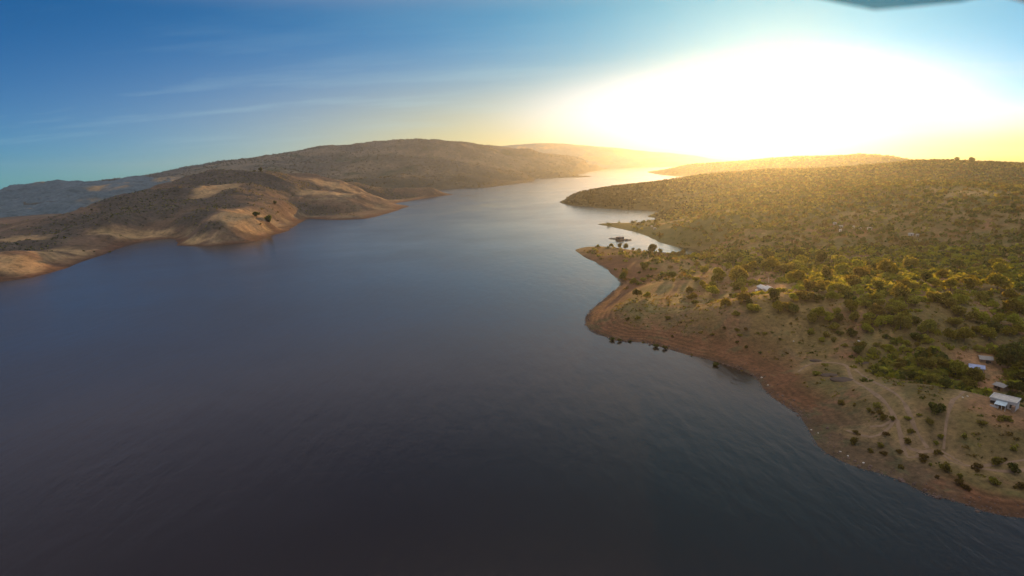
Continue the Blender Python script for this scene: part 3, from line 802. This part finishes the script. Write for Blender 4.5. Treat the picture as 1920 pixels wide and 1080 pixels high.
for base_, L in alike.items():
    L.sort(key=lambda q: q['px'])
    for i, q in enumerate(L):
        lab = base_ if len(L) == 1 else f"{base_}, {ORD[min(i, 11)]} of {NUM[min(len(L), 12)]}" + (' from left' if len(base_.split()) < 11 else '')
        tag(q['o'], lab, q['kind'], q['group'] or ('woodland trees on the right shore' if q['kind'] == 'tree' else 'bushes scattered on the right shore'))

# --- far-off woodland: reads as one mass
def mass(name, P, R, leaves, tones, rng, flat=0.55, mat=None):
    """clumps of small leaf faces at the points P, each about R metres across"""
    n = len(P)
    q = rng.normal(size=(n, leaves, 3)); q /= np.linalg.norm(q, axis=2)[..., None]
    q *= rng.uniform(0.5, 1.0, (n, leaves, 1)) * 0.5 * R[:, None, None]
    q[..., 2] = np.abs(q[..., 2]) * 1.1 * flat * 1.6
    C = (P[:, None, :] + q).reshape(-1, 3)
    V, Fc = leaf_quads(C, np.repeat(R, leaves)[:, None] * 0.36, rng)
    pal = np.array([LEAFC[t_] for t_ in tones]); col = pal[rng.integers(0, len(pal), n)] * (1 + 0.16 * rng.normal(size=(n, 1)).clip(-1.5, 1.5))
    col = np.repeat(col, leaves, axis=0) * (1 + 0.14 * rng.normal(size=(n * leaves, 1)).clip(-1.5, 1.5))
    o = mesh_obj(name, V, Fc, mat or M_leaf, np.repeat(np.clip(col, 0.008, 0.2), 4, axis=0), smooth=False)
    o['kind'] = 'stuff'
    return o
def sector(rng, n, a0, a1, r0, r1):
    a = np.radians(rng.uniform(a0, a1, n)); r = np.sqrt(rng.uniform(r0 * r0, r1 * r1, n))
    return np.sin(a) * r, np.cos(a) * r
rng = np.random.default_rng(5)
x, y = sector(rng, 30000, 4, 50, 430, 1780)
z, sd = near_land.height(x, y)
keep = (sd > 6) & (fbm(x, y, 130, 4, 201) + 0.8 * rng.uniform(size=len(x)) > -0.02) & ((sd > 30) | (rng.uniform(size=len(x)) < 0.5))
keep &= (y > 700) | (np.hypot(x, y) > 470 + 30 * rng.normal(size=len(x)))
P = np.stack([x, y, z], 1)[keep]
r = np.hypot(P[:, 0], P[:, 1])
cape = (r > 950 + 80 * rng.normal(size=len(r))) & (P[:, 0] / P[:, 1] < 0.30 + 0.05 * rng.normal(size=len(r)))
Rc = rng.uniform(3.5, 7.5, len(P)) * (1 + 0.25 * sstep(700, 1500, r))
mass('hillside_woodland', P[~cape], Rc[~cape], 11, [OL, DG, DG, BR], rng, mat=M_leaf_hill)
mass('shade_toned_woodland', P[cape], Rc[cape], 11, ['shade_scrub_green'], rng, mat=M_leaf_shade)  # leaves darkened to stand for shade on the headland's near slope
x, y = sector(rng, 9500, 5, 48, 170, 480)
z, sd = near_land.height(x, y)
keep = (sd > 16) & (fbm(x, y, 40, 4, 211) + 0.6 * rng.uniform(size=len(x)) > 0.28)
for px_, py_, rr in [(1882, 756, 9), (1835, 690, 7), (1850, 674, 6), (1872, 728, 6), (1430, 541, 12)]:
    hx = hit(px_, py_); keep &= np.hypot(x - hx[0], y - hx[1]) > rr
for T in TRACKS:
    Tp = np.array(T)[:, :2]
    for a_ in Tp: keep &= np.hypot(x - a_[0], y - a_[1]) > 3.0
P = np.stack([x, y, z - 0.1], 1)[keep]
mass('undergrowth', P, rng.uniform(0.7, 2.3, len(P)), 8, [OL, BR, BR, DG], rng, 0.45)
x, y = sector(rng, 3000, 22, 46, 262, 540)
z, sd = near_land.height(x, y)
keep = (sd > 60) & (fbm(x, y, 50, 4, 241) + 0.7 * rng.uniform(size=len(x)) + 0.5 * sstep(310, 400, np.hypot(x, y)) > 0.48)
for px_, py_, rr in [(1432, 543, 20), (1432, 520, 18), (1607, 643, 12), (1870, 745, 14), (1835, 690, 10)]:
    hx = hit(px_, py_); keep &= np.hypot(x - hx[0], y - hx[1]) > rr
gx, gy, _q = hit(1765, 700); gx2 = gx + rng.normal(size=230) * 15; gy2 = gy + rng.normal(size=230) * 12
ex, ey, _q = hit(1898, 700); gx2 = np.concatenate([gx2, ex + 7 + rng.normal(size=70) * 7]); gy2 = np.concatenate([gy2, ey + rng.normal(size=70) * 10])
k2 = near_land.height(gx2, gy2)[0]
for px_, py_, rr in [(1835, 693, 9), (1800, 742, 8), (1870, 730, 8), (1850, 680, 7), (1882, 762, 12)]:
    hx = hit(px_, py_); o2 = np.hypot(gx2 - hx[0], gy2 - hx[1]) > rr; gx2, gy2, k2 = gx2[o2], gy2[o2], k2[o2]
P = np.concatenate([np.stack([x, y, z - 0.2], 1)[keep], np.stack([gx2, gy2, k2 - 0.2], 1)])
mass('thicket', P, rng.uniform(2.5, 6.0, len(P)), 26, [OL, YG, YG, DG], rng, 0.55)
x, y = sector(rng, 26000, -48, -7, 620, 2000)
z, sd = left_land.height(x, y)
wd, gr = left_wood(x, y, z, sd)
keep = (sd > 18) & (wd + 0.75 * rng.uniform(size=len(x)) > 0.85)
P = np.stack([x, y, z], 1)[keep]
mass('hill_scrub', P, rng.uniform(1.6, 4.2, len(P)), 8, [DG, OL, 'shade_scrub_green'], rng, mat=M_leaf_hill)
x, y = sector(rng, 19000, -36, 9, 2300, 5400)
z, sd = ridge_land.height(x, y)
keep = (sd > 12) & (fbm(x, y, 220, 4, 221) + 0.6 * rng.uniform(size=len(x)) > 0.15)
P = np.stack([x, y, z], 1)[keep]
mass('ridge_woodland', P, rng.uniform(6, 13, len(P)), 8, ['ridge'], rng, 0.5, mat=M_leaf_hill)
x, y = sector(rng, 9000, 13, 40, 2050, 4000)
z, sd = head_land.height(x, y)
keep = (sd > 12) & (fbm(x, y, 180, 4, 231) + 0.6 * rng.uniform(size=len(x)) > 0.1)
P = np.stack([x, y, z], 1)[keep]
mass('headland_woodland', P, rng.uniform(6, 12, len(P)), 8, [DG, OL], rng, 0.5, mat=M_leaf_hill)

# ------------------------------------------------------------------ trees one can see on the right-hand skyline
sk = [(1773,0.9,6),(1798,0.9,8),(1824,1.2,10),(1834,0.8,7),(1850,0.9,9),(1862,1.0,10),(1872,1.0,10),(1884,0.9,8),(1898,0.8,8),(1909,0.8,7),(1741,0.7,5)]
for i, (px, tl, w) in enumerate(sk):
    D = float(np.interp(px, [1718,1751,1798,1834,1876,1920], [1300,1260,1200,1160,1100,1020]))
    x, y = ground(px, D)
    e = plant(px, 300, w * 1.15, 'tree', DG, 'trees on the right skyline', pos=(x, y, gz(x, y)), tall=tl * 0.9)
    tag(e, f"{'tall' if tl > 1.1 else 'small' if tl < .85 else 'rounded'} dark tree on the right-hand skyline, {ORD[sorted(p[0] for p in sk).index(px)]} of eleven from left", 'tree', 'trees on the right skyline')

# ------------------------------------------------------------------ buildings
M_white = plain('weathered_whitewash', (0.62, 0.59, 0.55), 0.85, 0.14, 1.2)
M_roofp = plain('pale_concrete', (0.50, 0.46, 0.42), 0.85, 0.2, 0.9)
M_dark = plain('dark_opening', (0.02, 0.02, 0.022), 0.6, 0.2, 2)
M_mud = plain('mud_plaster', (0.30, 0.19, 0.12), 0.9, 0.2, 1.5)
M_wood = plain('old_wood', (0.16, 0.11, 0.075), 0.85, 0.3, 3)
def sheet_metal(name, rgb):
    m, t, b, o = new_mat(name)
    tc = t.n('ShaderNodeTexCoord')
    wv = t.n('ShaderNodeTexWave', wave_type='BANDS', bands_direction='X'); wv.inputs['Scale'].default_value = 3.2
    t.link(tc.outputs['Object'], wv.inputs['Vector'])
    nz = t.noise(tc.outputs['Object'], 0.7, 5, 0.65)
    c = t.ramp(nz, [(0.3, (*[v * 0.72 for v in rgb], 1)), (0.7, (*[min(1, v * 1.15) for v in rgb], 1))])
    t.link(c, b.inputs['Base Color']); b.inputs['Roughness'].default_value = 0.85; b.inputs['Specular IOR Level'].default_value = 0.2
    bp = t.n('ShaderNodeBump'); bp.inputs['Strength'].default_value = 0.6; bp.inputs['Distance'].default_value = 0.04
    t.link(wv.outputs['Fac'], bp.inputs['Height']); t.link(bp.outputs[0], b.inputs['Normal'])
    return m
M_blue = sheet_metal('blue_sheet_roof', (0.36, 0.42, 0.62)); M_grey = sheet_metal('grey_sheet_roof', (0.33, 0.31, 0.30)); M_pale = sheet_metal('pale_sheet_roof', (0.62, 0.60, 0.57)); M_cyan = sheet_metal('pale_blue_sheet_roof', (0.55, 0.66, 0.72))

def along(p0, p1):
    """ground line under two points of the photograph: middle, heading, length"""
    a, b = hit(*p0), hit(*p1)
    return ((a[0] + b[0]) / 2, (a[1] + b[1]) / 2, min(a[2], b[2])), math.atan2(b[1] - a[1], b[0] - a[0]), math.hypot(b[0] - a[0], b[1] - a[1])

def windows(e, wall_y, xs, z0, z1, w, name='window'):
    for x in xs:
        f = MB().box(x - w / 2 - .08, x + w / 2 + .08, wall_y - .05, wall_y + .10, z0 - .08, z1 + .08).build(name, M_wood, e)
        MB().box(x - w / 2, x + w / 2, wall_y - .08, wall_y - .045, z0, z1).build('pane', M_dark, f)

def gable_house(name, p0, p1, depth, wall_h, roof_h, wall_m, roof_m, label, cat, door=True, win=(), group=None):
    c, az, L = along(p0, p1)
    e = empty(name, (c[0], c[1], c[2] - 0.2), az)
    MB().box(-L / 2, L / 2, 0, depth, -1.0, wall_h).prism([(-L / 2, 0), (L / 2, 0), (L / 2, 0.01), (-L / 2, 0.01)], 0.02, 0.03).build('wall', wall_m, e)
    b = MB(); t_ = 0.10; ov = 0.45
    yv = [(-ov, wall_h - 0.1), (depth / 2, wall_h + roof_h), (depth + ov, wall_h - 0.1)]
    bmv = b.bm
    for (ya, za), (yb, zb) in zip(yv, yv[1:]):
        lo = [bmv.verts.new((sx * (L / 2 + ov), yy, zz)) for sx, yy, zz in ((-1, ya, za), (1, ya, za), (1, yb, zb), (-1, yb, zb))]
        hi = [bmv.verts.new((v.co.x, v.co.y, v.co.z + t_)) for v in lo]
        bmv.faces.new(lo[::-1]); bmv.faces.new(hi)
        for i in range(4): bmv.faces.new((lo[i], lo[(i + 1) % 4], hi[(i + 1) % 4], hi[i]))
    b.build('roof', roof_m, e)
    g = MB(); v = g.bm
    for sx in (-1, 1):
        vs = [v.verts.new((sx * (L / 2 - .01), yy, zz)) for yy, zz in ((0, wall_h), (depth, wall_h), (depth / 2, wall_h + roof_h - .02))]
        vs2 = [v.verts.new((sx * (L / 2 - .25), q.co.y, q.co.z)) for q in vs]
        v.faces.new(vs); v.faces.new(vs2[::-1])
        for i in range(3): v.faces.new((vs[i], vs[(i + 1) % 3], vs2[(i + 1) % 3], vs2[i]))
    g.build('gable', wall_m, e)
    if door:
        d = MB().box(-.5 + L * .08, .5 + L * .08, -.06, .05, -.3, 1.95).build('door', M_dark, e)
    windows(e, 0, [q * L for q in win], 0.9, 1.7, 0.8)
    return tag(e, label, cat, group)

# white flat-roofed house with a veranda
c, az, L = along((1856, 754), (1903, 772))
e = empty('house', (c[0], c[1], c[2] - 0.1), az)
tag(e, 'white flat-roofed house with pale blue veranda roof and dark openings', 'house')
Dp = 5.0; Hh = 2.9
MB().box(-L / 2, L / 2, 0, Dp, -1, Hh).build('wall', M_white, e)
rf = MB().box(-L / 2 - .25, L / 2 + .25, -.25, Dp + .25, Hh, Hh + .2).build('roof', M_roofp, e)
p_ = MB()
p_.box(-L / 2 - .25, L / 2 + .25, -.25, -.05, Hh + .202, Hh + .5).box(-L / 2 - .25, L / 2 + .25, Dp + .05, Dp + .25, Hh + .202, Hh + .5)
p_.box(-L / 2 - .25, -L / 2 - .05, -.048, Dp + .048, Hh + .202, Hh + .5).box(L / 2 + .05, L / 2 + .25, -.048, Dp + .048, Hh + .202, Hh + .5)
p_.build('parapet', M_white, rf)
windows(e, 0, [-L * .40, -L * .29, L * .36], 1.0, 2.1, 1.1)
for x_ in (-L * .14, L * .08):
    MB().box(x_ - .6, x_ + .6, -.06, .04, -.2, 2.1).build('door', M_dark, e)
vr = MB(); bmv = vr.bm
q = [(-L * .25, -2.9, 2.15), (L * .20, -2.9, 2.15), (L * .20, -.02, 2.65), (-L * .25, -.02, 2.65)]
lo = [bmv.verts.new(p) for p in q]; hi = [bmv.verts.new((p[0], p[1], p[2] + .08)) for p in q]
bmv.faces.new(lo[::-1]); bmv.faces.new(hi)
for i in range(4): bmv.faces.new((lo[i], lo[(i + 1) % 4], hi[(i + 1) % 4], hi[i]))
vr.build('veranda_roof', M_cyan, e)
for x_ in (-L * .24, -L * .09, L * .05, L * .19):
    MB().tube([(x_, -2.75, -.6), (x_, -2.75, 2.17)], .08, 8).build('post', M_white, e)
MB().box(-L * .26, L * .21, -2.95, -.07, -.8, .16).build('veranda_floor', M_roofp, e)
MB().box(L * .38, L * .5, -1.6, -.02, -.8, 2.2).build('porch_wall', M_mud, e)
c2, az2, L2 = along((1856, 761), (1872, 766))
w_ = empty('low_wall', (c2[0], c2[1], c2[2] - .1), az2)
MB().box(-L2 / 2, L2 / 2, 0, .3, -.5, .8, .03).build('masonry', M_white, w_); MB().box(-L2 / 2 - .05, L2 / 2 + .05, -.05, .35, .802, .9).build('coping', M_roofp, w_)
tag(w_, 'short low pale wall in front of the white flat-roofed house', 'wall')
# sheds behind it
gable_house('shed', (1862, 729), (1880, 735), 4.0, 2.1, .7, M_mud, M_grey, 'grey sheet-roofed shed just behind the white flat-roofed house', 'shed', True, (-.25,))
gable_house('shed', (1818, 693), (1844, 701), 4.6, 2.4, .8, M_white, M_blue, 'long shed with a pale blue sheet roof among trees', 'shed', True, (-.3, .34))
gable_house('shed', (1838, 678), (1860, 684), 5.2, 2.3, .8, M_mud, M_grey, 'dull grey roofed shed behind the blue-roofed shed', 'shed', True, (.3,))
# twin houses on the field
gable_house('house', (1419, 543), (1430, 545), 5.0, 2.5, 1.0, M_white, M_pale, 'left and smaller of the twin white houses on bare red ground', 'house', True, (.28,), 'twin white houses')
gable_house('house', (1431, 546), (1449, 549), 5.0, 2.7, 1.1, M_white, M_pale, 'right and longer of the twin white houses on bare red ground', 'house', True, (-.3, .32), 'twin white houses')
hx = hit(1418, 547)
e = empty('water_tank', (hx[0], hx[1], hx[2] - .05))
MB().tube([(0, 0, 0), (0, 0, .15), (0, 0, 1.3), (0, 0, 1.6)], [.75, .8, .8, .55], 20).build('tank', plain('white_plastic', (.75, .74, .70), .5, .05), e, True); MB().tube([(0, 0, 1.58), (0, 0, 1.74)], [.3, .28], 14).build('lid', M_wood, e)
tag(e, 'small white water tank beside the left twin house', 'water tank')
hx = hit(1441, 531)
e = empty('pole', (hx[0], hx[1], hx[2] - .1))
MB().tube([(0, 0, 0), (0, 0, 4.2)], [.09, .06], 8).build('shaft', M_white, e); MB().box(-.5, .5, -.05, .05, 3.6, 3.72).build('crossarm', M_white, e)
tag(e, 'slim pale pole standing behind the twin white houses', 'pole')

# hamlet huts far up the hillside
huts = [(1566,421,5,'pale hut at the upper left of the hillside hamlet'),(1577,427,6,'pale hut in the middle of the left hamlet cluster'),(1576,434,4,'small pale hut lowest in the left hamlet cluster'),
 (1600,428,5,'grey hut between the left cluster and the lone bright hut'),(1612,430,5,'grey hut just left of the lone bright hut'),(1631,431,7,'lone bright hut at the right end of the hamlet row'),
 (1709,442,8,'bright long hut on the open slope right of the hamlet'),(1721,444,4,'tiny hut beside the bright long hut'),(1771,320,5,'tiny pale hut high below the right skyline'),
 (1702,341,4,'tiny pale hut high on the hill, left one of two'),(1721,340,4,'tiny pale hut high on the hill, right one of two'),(1228,430,5,'small pale hut near the second spit'),(1222,426,3,'tiny pale hut left of the hut near the second spit')]
first = None
for px, py, w, lab in huts:
    x, y, z = hit(px, py); Lh = w * y / F
    if first is None:
        first = empty('hut', (0, 0, 0))
        MB().box(-.5, .5, 0, .7, -.3, .45).build('wall', M_white, first)
        b = MB(); b.prism([(-.56, .44), (.56, .44), (.56, .52), (-.56, .52)], -.08, .36); b.prism([(-.56, .5), (.56, .5), (.56, .60), (-.56, .60)], .362, .78); b.build('roof', M_pale, first)
        MB().box(-.08, .08, -.02, .01, -.05, .36).build('door', M_dark, first)
        h_ = first
    else: h_ = copy_tree(first)
    h_.location = (x, y, z + .2); h_.scale = (Lh, max(Lh, 3.5) * .8, max(3.2, Lh * .62)); h_.rotation_euler = (0, 0, -0.25 + random.uniform(-.2, .2))
    tag(h_, lab, 'hut', 'huts of the hillside hamlet')

# ------------------------------------------------------------------ rocks and the dark mound
M_rock = plain('pale_rock', (.60, .56, .50), .9, .15, 2); M_rockd = plain('dark_earth', (.095, .066, .052), .95, .25, 0.6)
def rock_mesh(seed, mat, name='rock'):
    bm = bmesh.new(); bmesh.ops.create_icosphere(bm, subdivisions=3, radius=.5)
    co = np.array([v.co[:] for v in bm.verts])
    dd = 1 + .35 * fbm(co[:, 0] * 3 + co[:, 2] * 2 + seed, co[:, 1] * 3 - co[:, 2] + seed * 2, 1.2, 3, seed)
    for v, k in zip(bm.verts, dd): v.co = v.co * k; v.co.z *= .62
    me = bpy.data.meshes.new(name); bm.to_mesh(me); bm.free(); me.materials.append(mat)
    return me
RM = [rock_mesh(k, M_rock) for k in range(3)]
rocks = [(1604,643,3.2,'white rock on open grass, left one of a trio'),(1610,640,4.2,'white rock on open grass, upper right one of a trio'),(1610,645,3.6,'white rock on open grass, lower right one of a trio'),
 (1428,708,3.0,'white rock above the water at the bend of the red bank'),(1440,722,2.2,'small pale rock at the foot of the red bank'),(1521,806,2.6,'white rock at the waterline of the lower bay, upper one'),(1534,812,2.,'tiny pale rock on the lower bay shore'),
 (1576,847,2.8,'white rock on the lower shore, first of three in line'),(1590,855,2.8,'white rock on the lower shore, second of three in line'),(1619,868,3.4,'flat white rock on the lower shore, last of three in line'),
 (1805,745,2.6,'pale rock beside the footpath, left of two'),(1814,743,2.4,'pale rock beside the footpath, right of two'),(1842,631,2.2,'pale rock among the trees, left of two'),(1866,633,2.6,'pale rock among the trees, right of two'),(1488,640,2.2,'small pale rock on the field edge above the red bank')]
for i, (px, py, w, lab) in enumerate(rocks):
    x, y, z = hit(px, py); k = w * y / F * 1.15
    o = bpy.data.objects.new('rock', RM[i % 3]); COL.objects.link(o); o.location = (x, y, max(z, 0.02) + k * .12); o.scale = (k * 1.25, k, k); o.rotation_euler = (0, 0, random.uniform(0, 6))
    tag(o, lab, 'rock', 'pale rocks on the shore and field')
for (px, py, wx_, lab, rz) in [(1582, 713, 9.5, 'larger dark brown earth mound beside the field track', -.5), (1556, 704, 7.0, 'lower dark brown earth mound left of the larger one', -.3), (1530, 676, 5.5, 'flat dark heap on the pale field edge', -.2), (1619, 680, 5.0, 'small dark purplish heap near the pale clearing', 0)]:
    x, y, z = hit(px, py)
    me = rock_mesh(int(px) % 17 + 4, M_rockd, 'earth_mound')
    o = bpy.data.objects.new('earth_mound', me); COL.objects.link(o); o.location = (x, y, z - .2); o.scale = (wx_, wx_ * .6, wx_ * .42); o.rotation_euler = (0, 0, rz)
    for p in me.polygons: p.use_smooth = True
    tag(o, lab, 'earth mound', 'dark earth mounds')

def stones(n):
    r_ = np.random.default_rng(77); S = smooth_line(near_shore[:52], 1.5, closed=False)[:, :2]
    S = S[np.hypot(S[:, 0], S[:, 1]) < 560]
    i_ = r_.integers(0, len(S), n); off = np.abs(r_.normal(size=n)) * 4.0; a_ = r_.uniform(0, 6.28, n)
    x_, y_ = S[i_, 0] + off * np.cos(a_), S[i_, 1] + off * np.sin(a_)
    z_, sd2 = near_land.height(x_, y_); k_ = sd2 > -1.2; x_, y_, z_ = x_[k_], y_[k_], np.maximum(z_[k_], -0.1)
    q_ = r_.uniform(0.12, 0.42, len(x_)) * np.where(r_.uniform(size=len(x_)) < 0.04, 2.4, 1)
    d_ = np.array([(1, 0, 0), (0, 1, 0), (-1, 0, 0), (0, -1, 0), (0, 0, .7), (0, 0, -.7)])
    V = (np.stack([x_, y_, z_], 1)[:, None] + d_[None] * q_[:, None, None] * r_.uniform(.6, 1.3, (len(x_), 6, 1))).reshape(-1, 3)
    T_ = np.array([(0, 1, 4), (1, 2, 4), (2, 3, 4), (3, 0, 4), (1, 0, 5), (2, 1, 5), (3, 2, 5), (0, 3, 5)])
    Fc = (T_[None] + 6 * np.arange(len(x_))[:, None, None]).reshape(-1, 3)
    o = mesh_obj('shore_stones', V, Fc, plain('brown_stone', (.14, .09, .07), .9, .4, 0.3), smooth=False); o['kind'] = 'stuff'
stones(5200)

# ------------------------------------------------------------------ floating platform in the inlet
a = at_z(1140, 442.5); b_ = at_z(1182, 453.5)
c = at_z(1162, 449); az = math.atan2(b_[1] - a[1], b_[0] - a[0])
e = empty('floating_platform', (c[0], c[1], 0), az * .6)
tag(e, 'dark floating fish-farm platform with a shed and cages in the inlet', 'platform')
M_deck = plain('weathered_deck', (.13, .12, .115), .8, .25, 1.2); M_shed = plain('blue_grey_boards', (.085, .085, .11), .75, .2, 1.0); M_float = plain('grey_drum', (.14, .13, .12), .6, .2, 1)
MB().box(-5.4, 5.4, -4.0, 4.0, .35, .6).build('deck', M_deck, e)
for sx in (-4.4, -1.5, 1.5, 4.4):
    MB().tube([(sx, -3.9, .1), (sx, 3.9, .1)], .34, 12).build('float', M_float, e, True)
sh = MB().box(-4.4, 4.4, -2.6, 2.8, .602, 3.0).build('shed', M_shed, e)
MB().prism([(-4.9, 3.02), (4.9, 3.02), (4.9, 3.55), (2.2, 3.75), (0, 3.5), (-2.4, 3.6), (-4.9, 3.3)], -3.1, 3.3).build('roof', M_grey, sh)
MB().box(-.5, .5, -2.66, -2.58, .62, 2.5).build('door', M_dark, sh)
for x_ in (-2.8, 2.8): MB().box(x_ - .6, x_ + .6, -2.66, -2.58, 1.4, 2.2).build('window', M_dark, sh)
wk = MB().box(-16.5, -5.42, -.6, .8, .3, .52)
for k in range(5): wk.box(-16.3 + k * 2.3, -15.2 + k * 2.3, -1.1, 1.3, -.2, .298)
wk.build('walkway', M_deck, e)
for k, (cx, cy) in enumerate([(8.2, -3.6), (8.6, 2.2), (13.6, -4.6), (13.8, 1.6), (-9.2, 3.0), (-13.6, 2.8)]):
    r = MB(); ring = [(cx + 2.3 * math.cos(q * math.pi / 12), cy + 2.3 * math.sin(q * math.pi / 12), .22) for q in range(25)]
    r.tube(ring, .22, 8, False)
    ring2 = [(cx + 2.2 * math.cos(q * math.pi / 12), cy + 2.2 * math.sin(q * math.pi / 12), .95) for q in range(25)]
    r.tube(ring2, .09, 6, False)
    for q in range(8): r.tube([(cx + 2.25 * math.cos(q * .785), cy + 2.25 * math.sin(q * .785), .2), (cx + 2.2 * math.cos(q * .785), cy + 2.2 * math.sin(q * .785), .95)], .07, 6)
    r.build('cage', M_float, e)
MB().box(5.42, 16, -1.2, -.3, .3, .5).build('walkway', M_deck, e)

# ------------------------------------------------------------------ the aircraft that carries the camera: one blade and an arm reach into view
def drone():
    e = empty('camera_drone', (0, 0, CAM_H + .12))
    inv = Vector((0, 0, CAM_H + .12))
    def at(px, py, d): return ray(px, py) * d + Vector((0, 0, CAM_H)) - inv
    tag(e, 'camera drone with a translucent grey rotor blade and black arm overhead', 'drone')
    m, t, b, o = new_mat('smoked_plastic')
    b.inputs['Base Color'].default_value = (.06, .10, .115, 1); b.inputs['Roughness'].default_value = .35
    tr = t.n('ShaderNodeBsdfTransparent'); tr.inputs[0].default_value = (.62, .76, .80, 1)
    mx = t.n('ShaderNodeMixShader'); mx.inputs[0].default_value = .28
    t.link(tr.outputs[0], mx.inputs[1]); t.link(b.outputs[0], mx.inputs[2]); t.link(mx.outputs[0], o.inputs[0])
    black = plain('black_plastic', (.012, .012, .015), .5, .1, 20); pale = plain('pale_trim', (.6, .6, .62), .5, .05, 20)
    hub = at(1990, -190, .36)
    pr = MB().tube([hub + Vector((0, 0, -.004)), hub + Vector((0, 0, .010))], [.011, .009], 16).build('propeller', black, e, True)
    # blade outline in its own plane: leading edge above, bulging trailing edge
    lower = [(1330, -76), (1420, -46), (1515, -10), (1580, 4), (1640, 16), (1720, 9), (1800, 1), (1850, -10), (1920, -74), (1965, -150)]
    upper = [(1330, -84), (1420, -108), (1515, -122), (1580, -130), (1640, -136), (1720, -146), (1800, -158), (1850, -166), (1920, -180), (1965, -190)]
    bl = MB(); bmv = bl.bm; rows = []
    for (lx, ly), (ux, uy) in zip(lower, upper):
        row = []
        for k in range(5):
            f = k / 4; p = at(lx + (ux - lx) * f, ly + (uy - ly) * f, .36 + .010 * math.sin(f * 3.1))
            row.append(p)
        rows.append(row)
    top = [[bmv.verts.new(p + Vector((0, 0, .0009))) for p in r] for r in rows]; bot = [[bmv.verts.new(p - Vector((0, 0, .0009))) for p in r] for r in rows]
    nR = len(rows)
    for i in range(nR - 1):
        for k in range(4):
            bmv.faces.new((top[i][k], top[i + 1][k], top[i + 1][k + 1], top[i][k + 1])); bmv.faces.new((bot[i][k], bot[i][k + 1], bot[i + 1][k + 1], bot[i + 1][k]))
        bmv.faces.new((top[i][0], bot[i][0], bot[i + 1][0], top[i + 1][0])); bmv.faces.new((top[i][4], top[i + 1][4], bot[i + 1][4], bot[i][4]))
    for i in (0, nR - 1):
        for k in range(4): bmv.faces.new((top[i][k], top[i][k + 1], bot[i][k + 1], bot[i][k]))
    bl.build('blade', m, pr, True)
    a0, a1 = at(1880, -16, .30), at(2060, 34, .30)
    up = (CU).normalized()
    MB().tube([a0 + up * .006, a1 + up * .006], .0066, 14).build('arm', black, e, True)
    MB().tube([a0 + up * -.0006, a1 + up * -.0006], .0009, 8).build('trim', pale, e, True)
    MB().tube([a1 + up * .004, hub + Vector((0, 0, -.03)), hub + Vector((0, 0, -.006))], [.008, .011, .013], 14).build('motor', black, e, True)
drone()
cam_data.dof.use_dof = True; cam_data.dof.focus_distance = 400.0; cam_data.dof.aperture_fstop = 4.5

# ------------------------------------------------------------------ haze
def haze():
    bm = bmesh.new(); bmesh.ops.create_cube(bm, size=1.0)
    me = bpy.data.meshes.new('haze'); 
    for v in bm.verts:
        v.co = Vector((v.co.x * 11000, v.co.y * 10000 + 3700, 145 + v.co.z * 330))
    bm.to_mesh(me); bm.free()
    o = bpy.data.objects.new('haze', me); COL.objects.link(o); o['kind'] = 'stuff'
    m = bpy.data.materials.new('evening_haze'); m.use_nodes = True; nt = m.node_tree; nt.nodes.clear(); t = NT(nt)
    v = t.n('ShaderNodeVolumePrincipled'); ot = t.n('ShaderNodeOutputMaterial'); t.link(v.outputs[0], ot.inputs['Volume'])
    v.inputs['Color'].default_value = (0.74, 0.86, 1.0, 1)
    v.inputs['Density'].default_value = 0.48e-4
    v.inputs['Anisotropy'].default_value = 0.78
    me.materials.append(m)
haze()
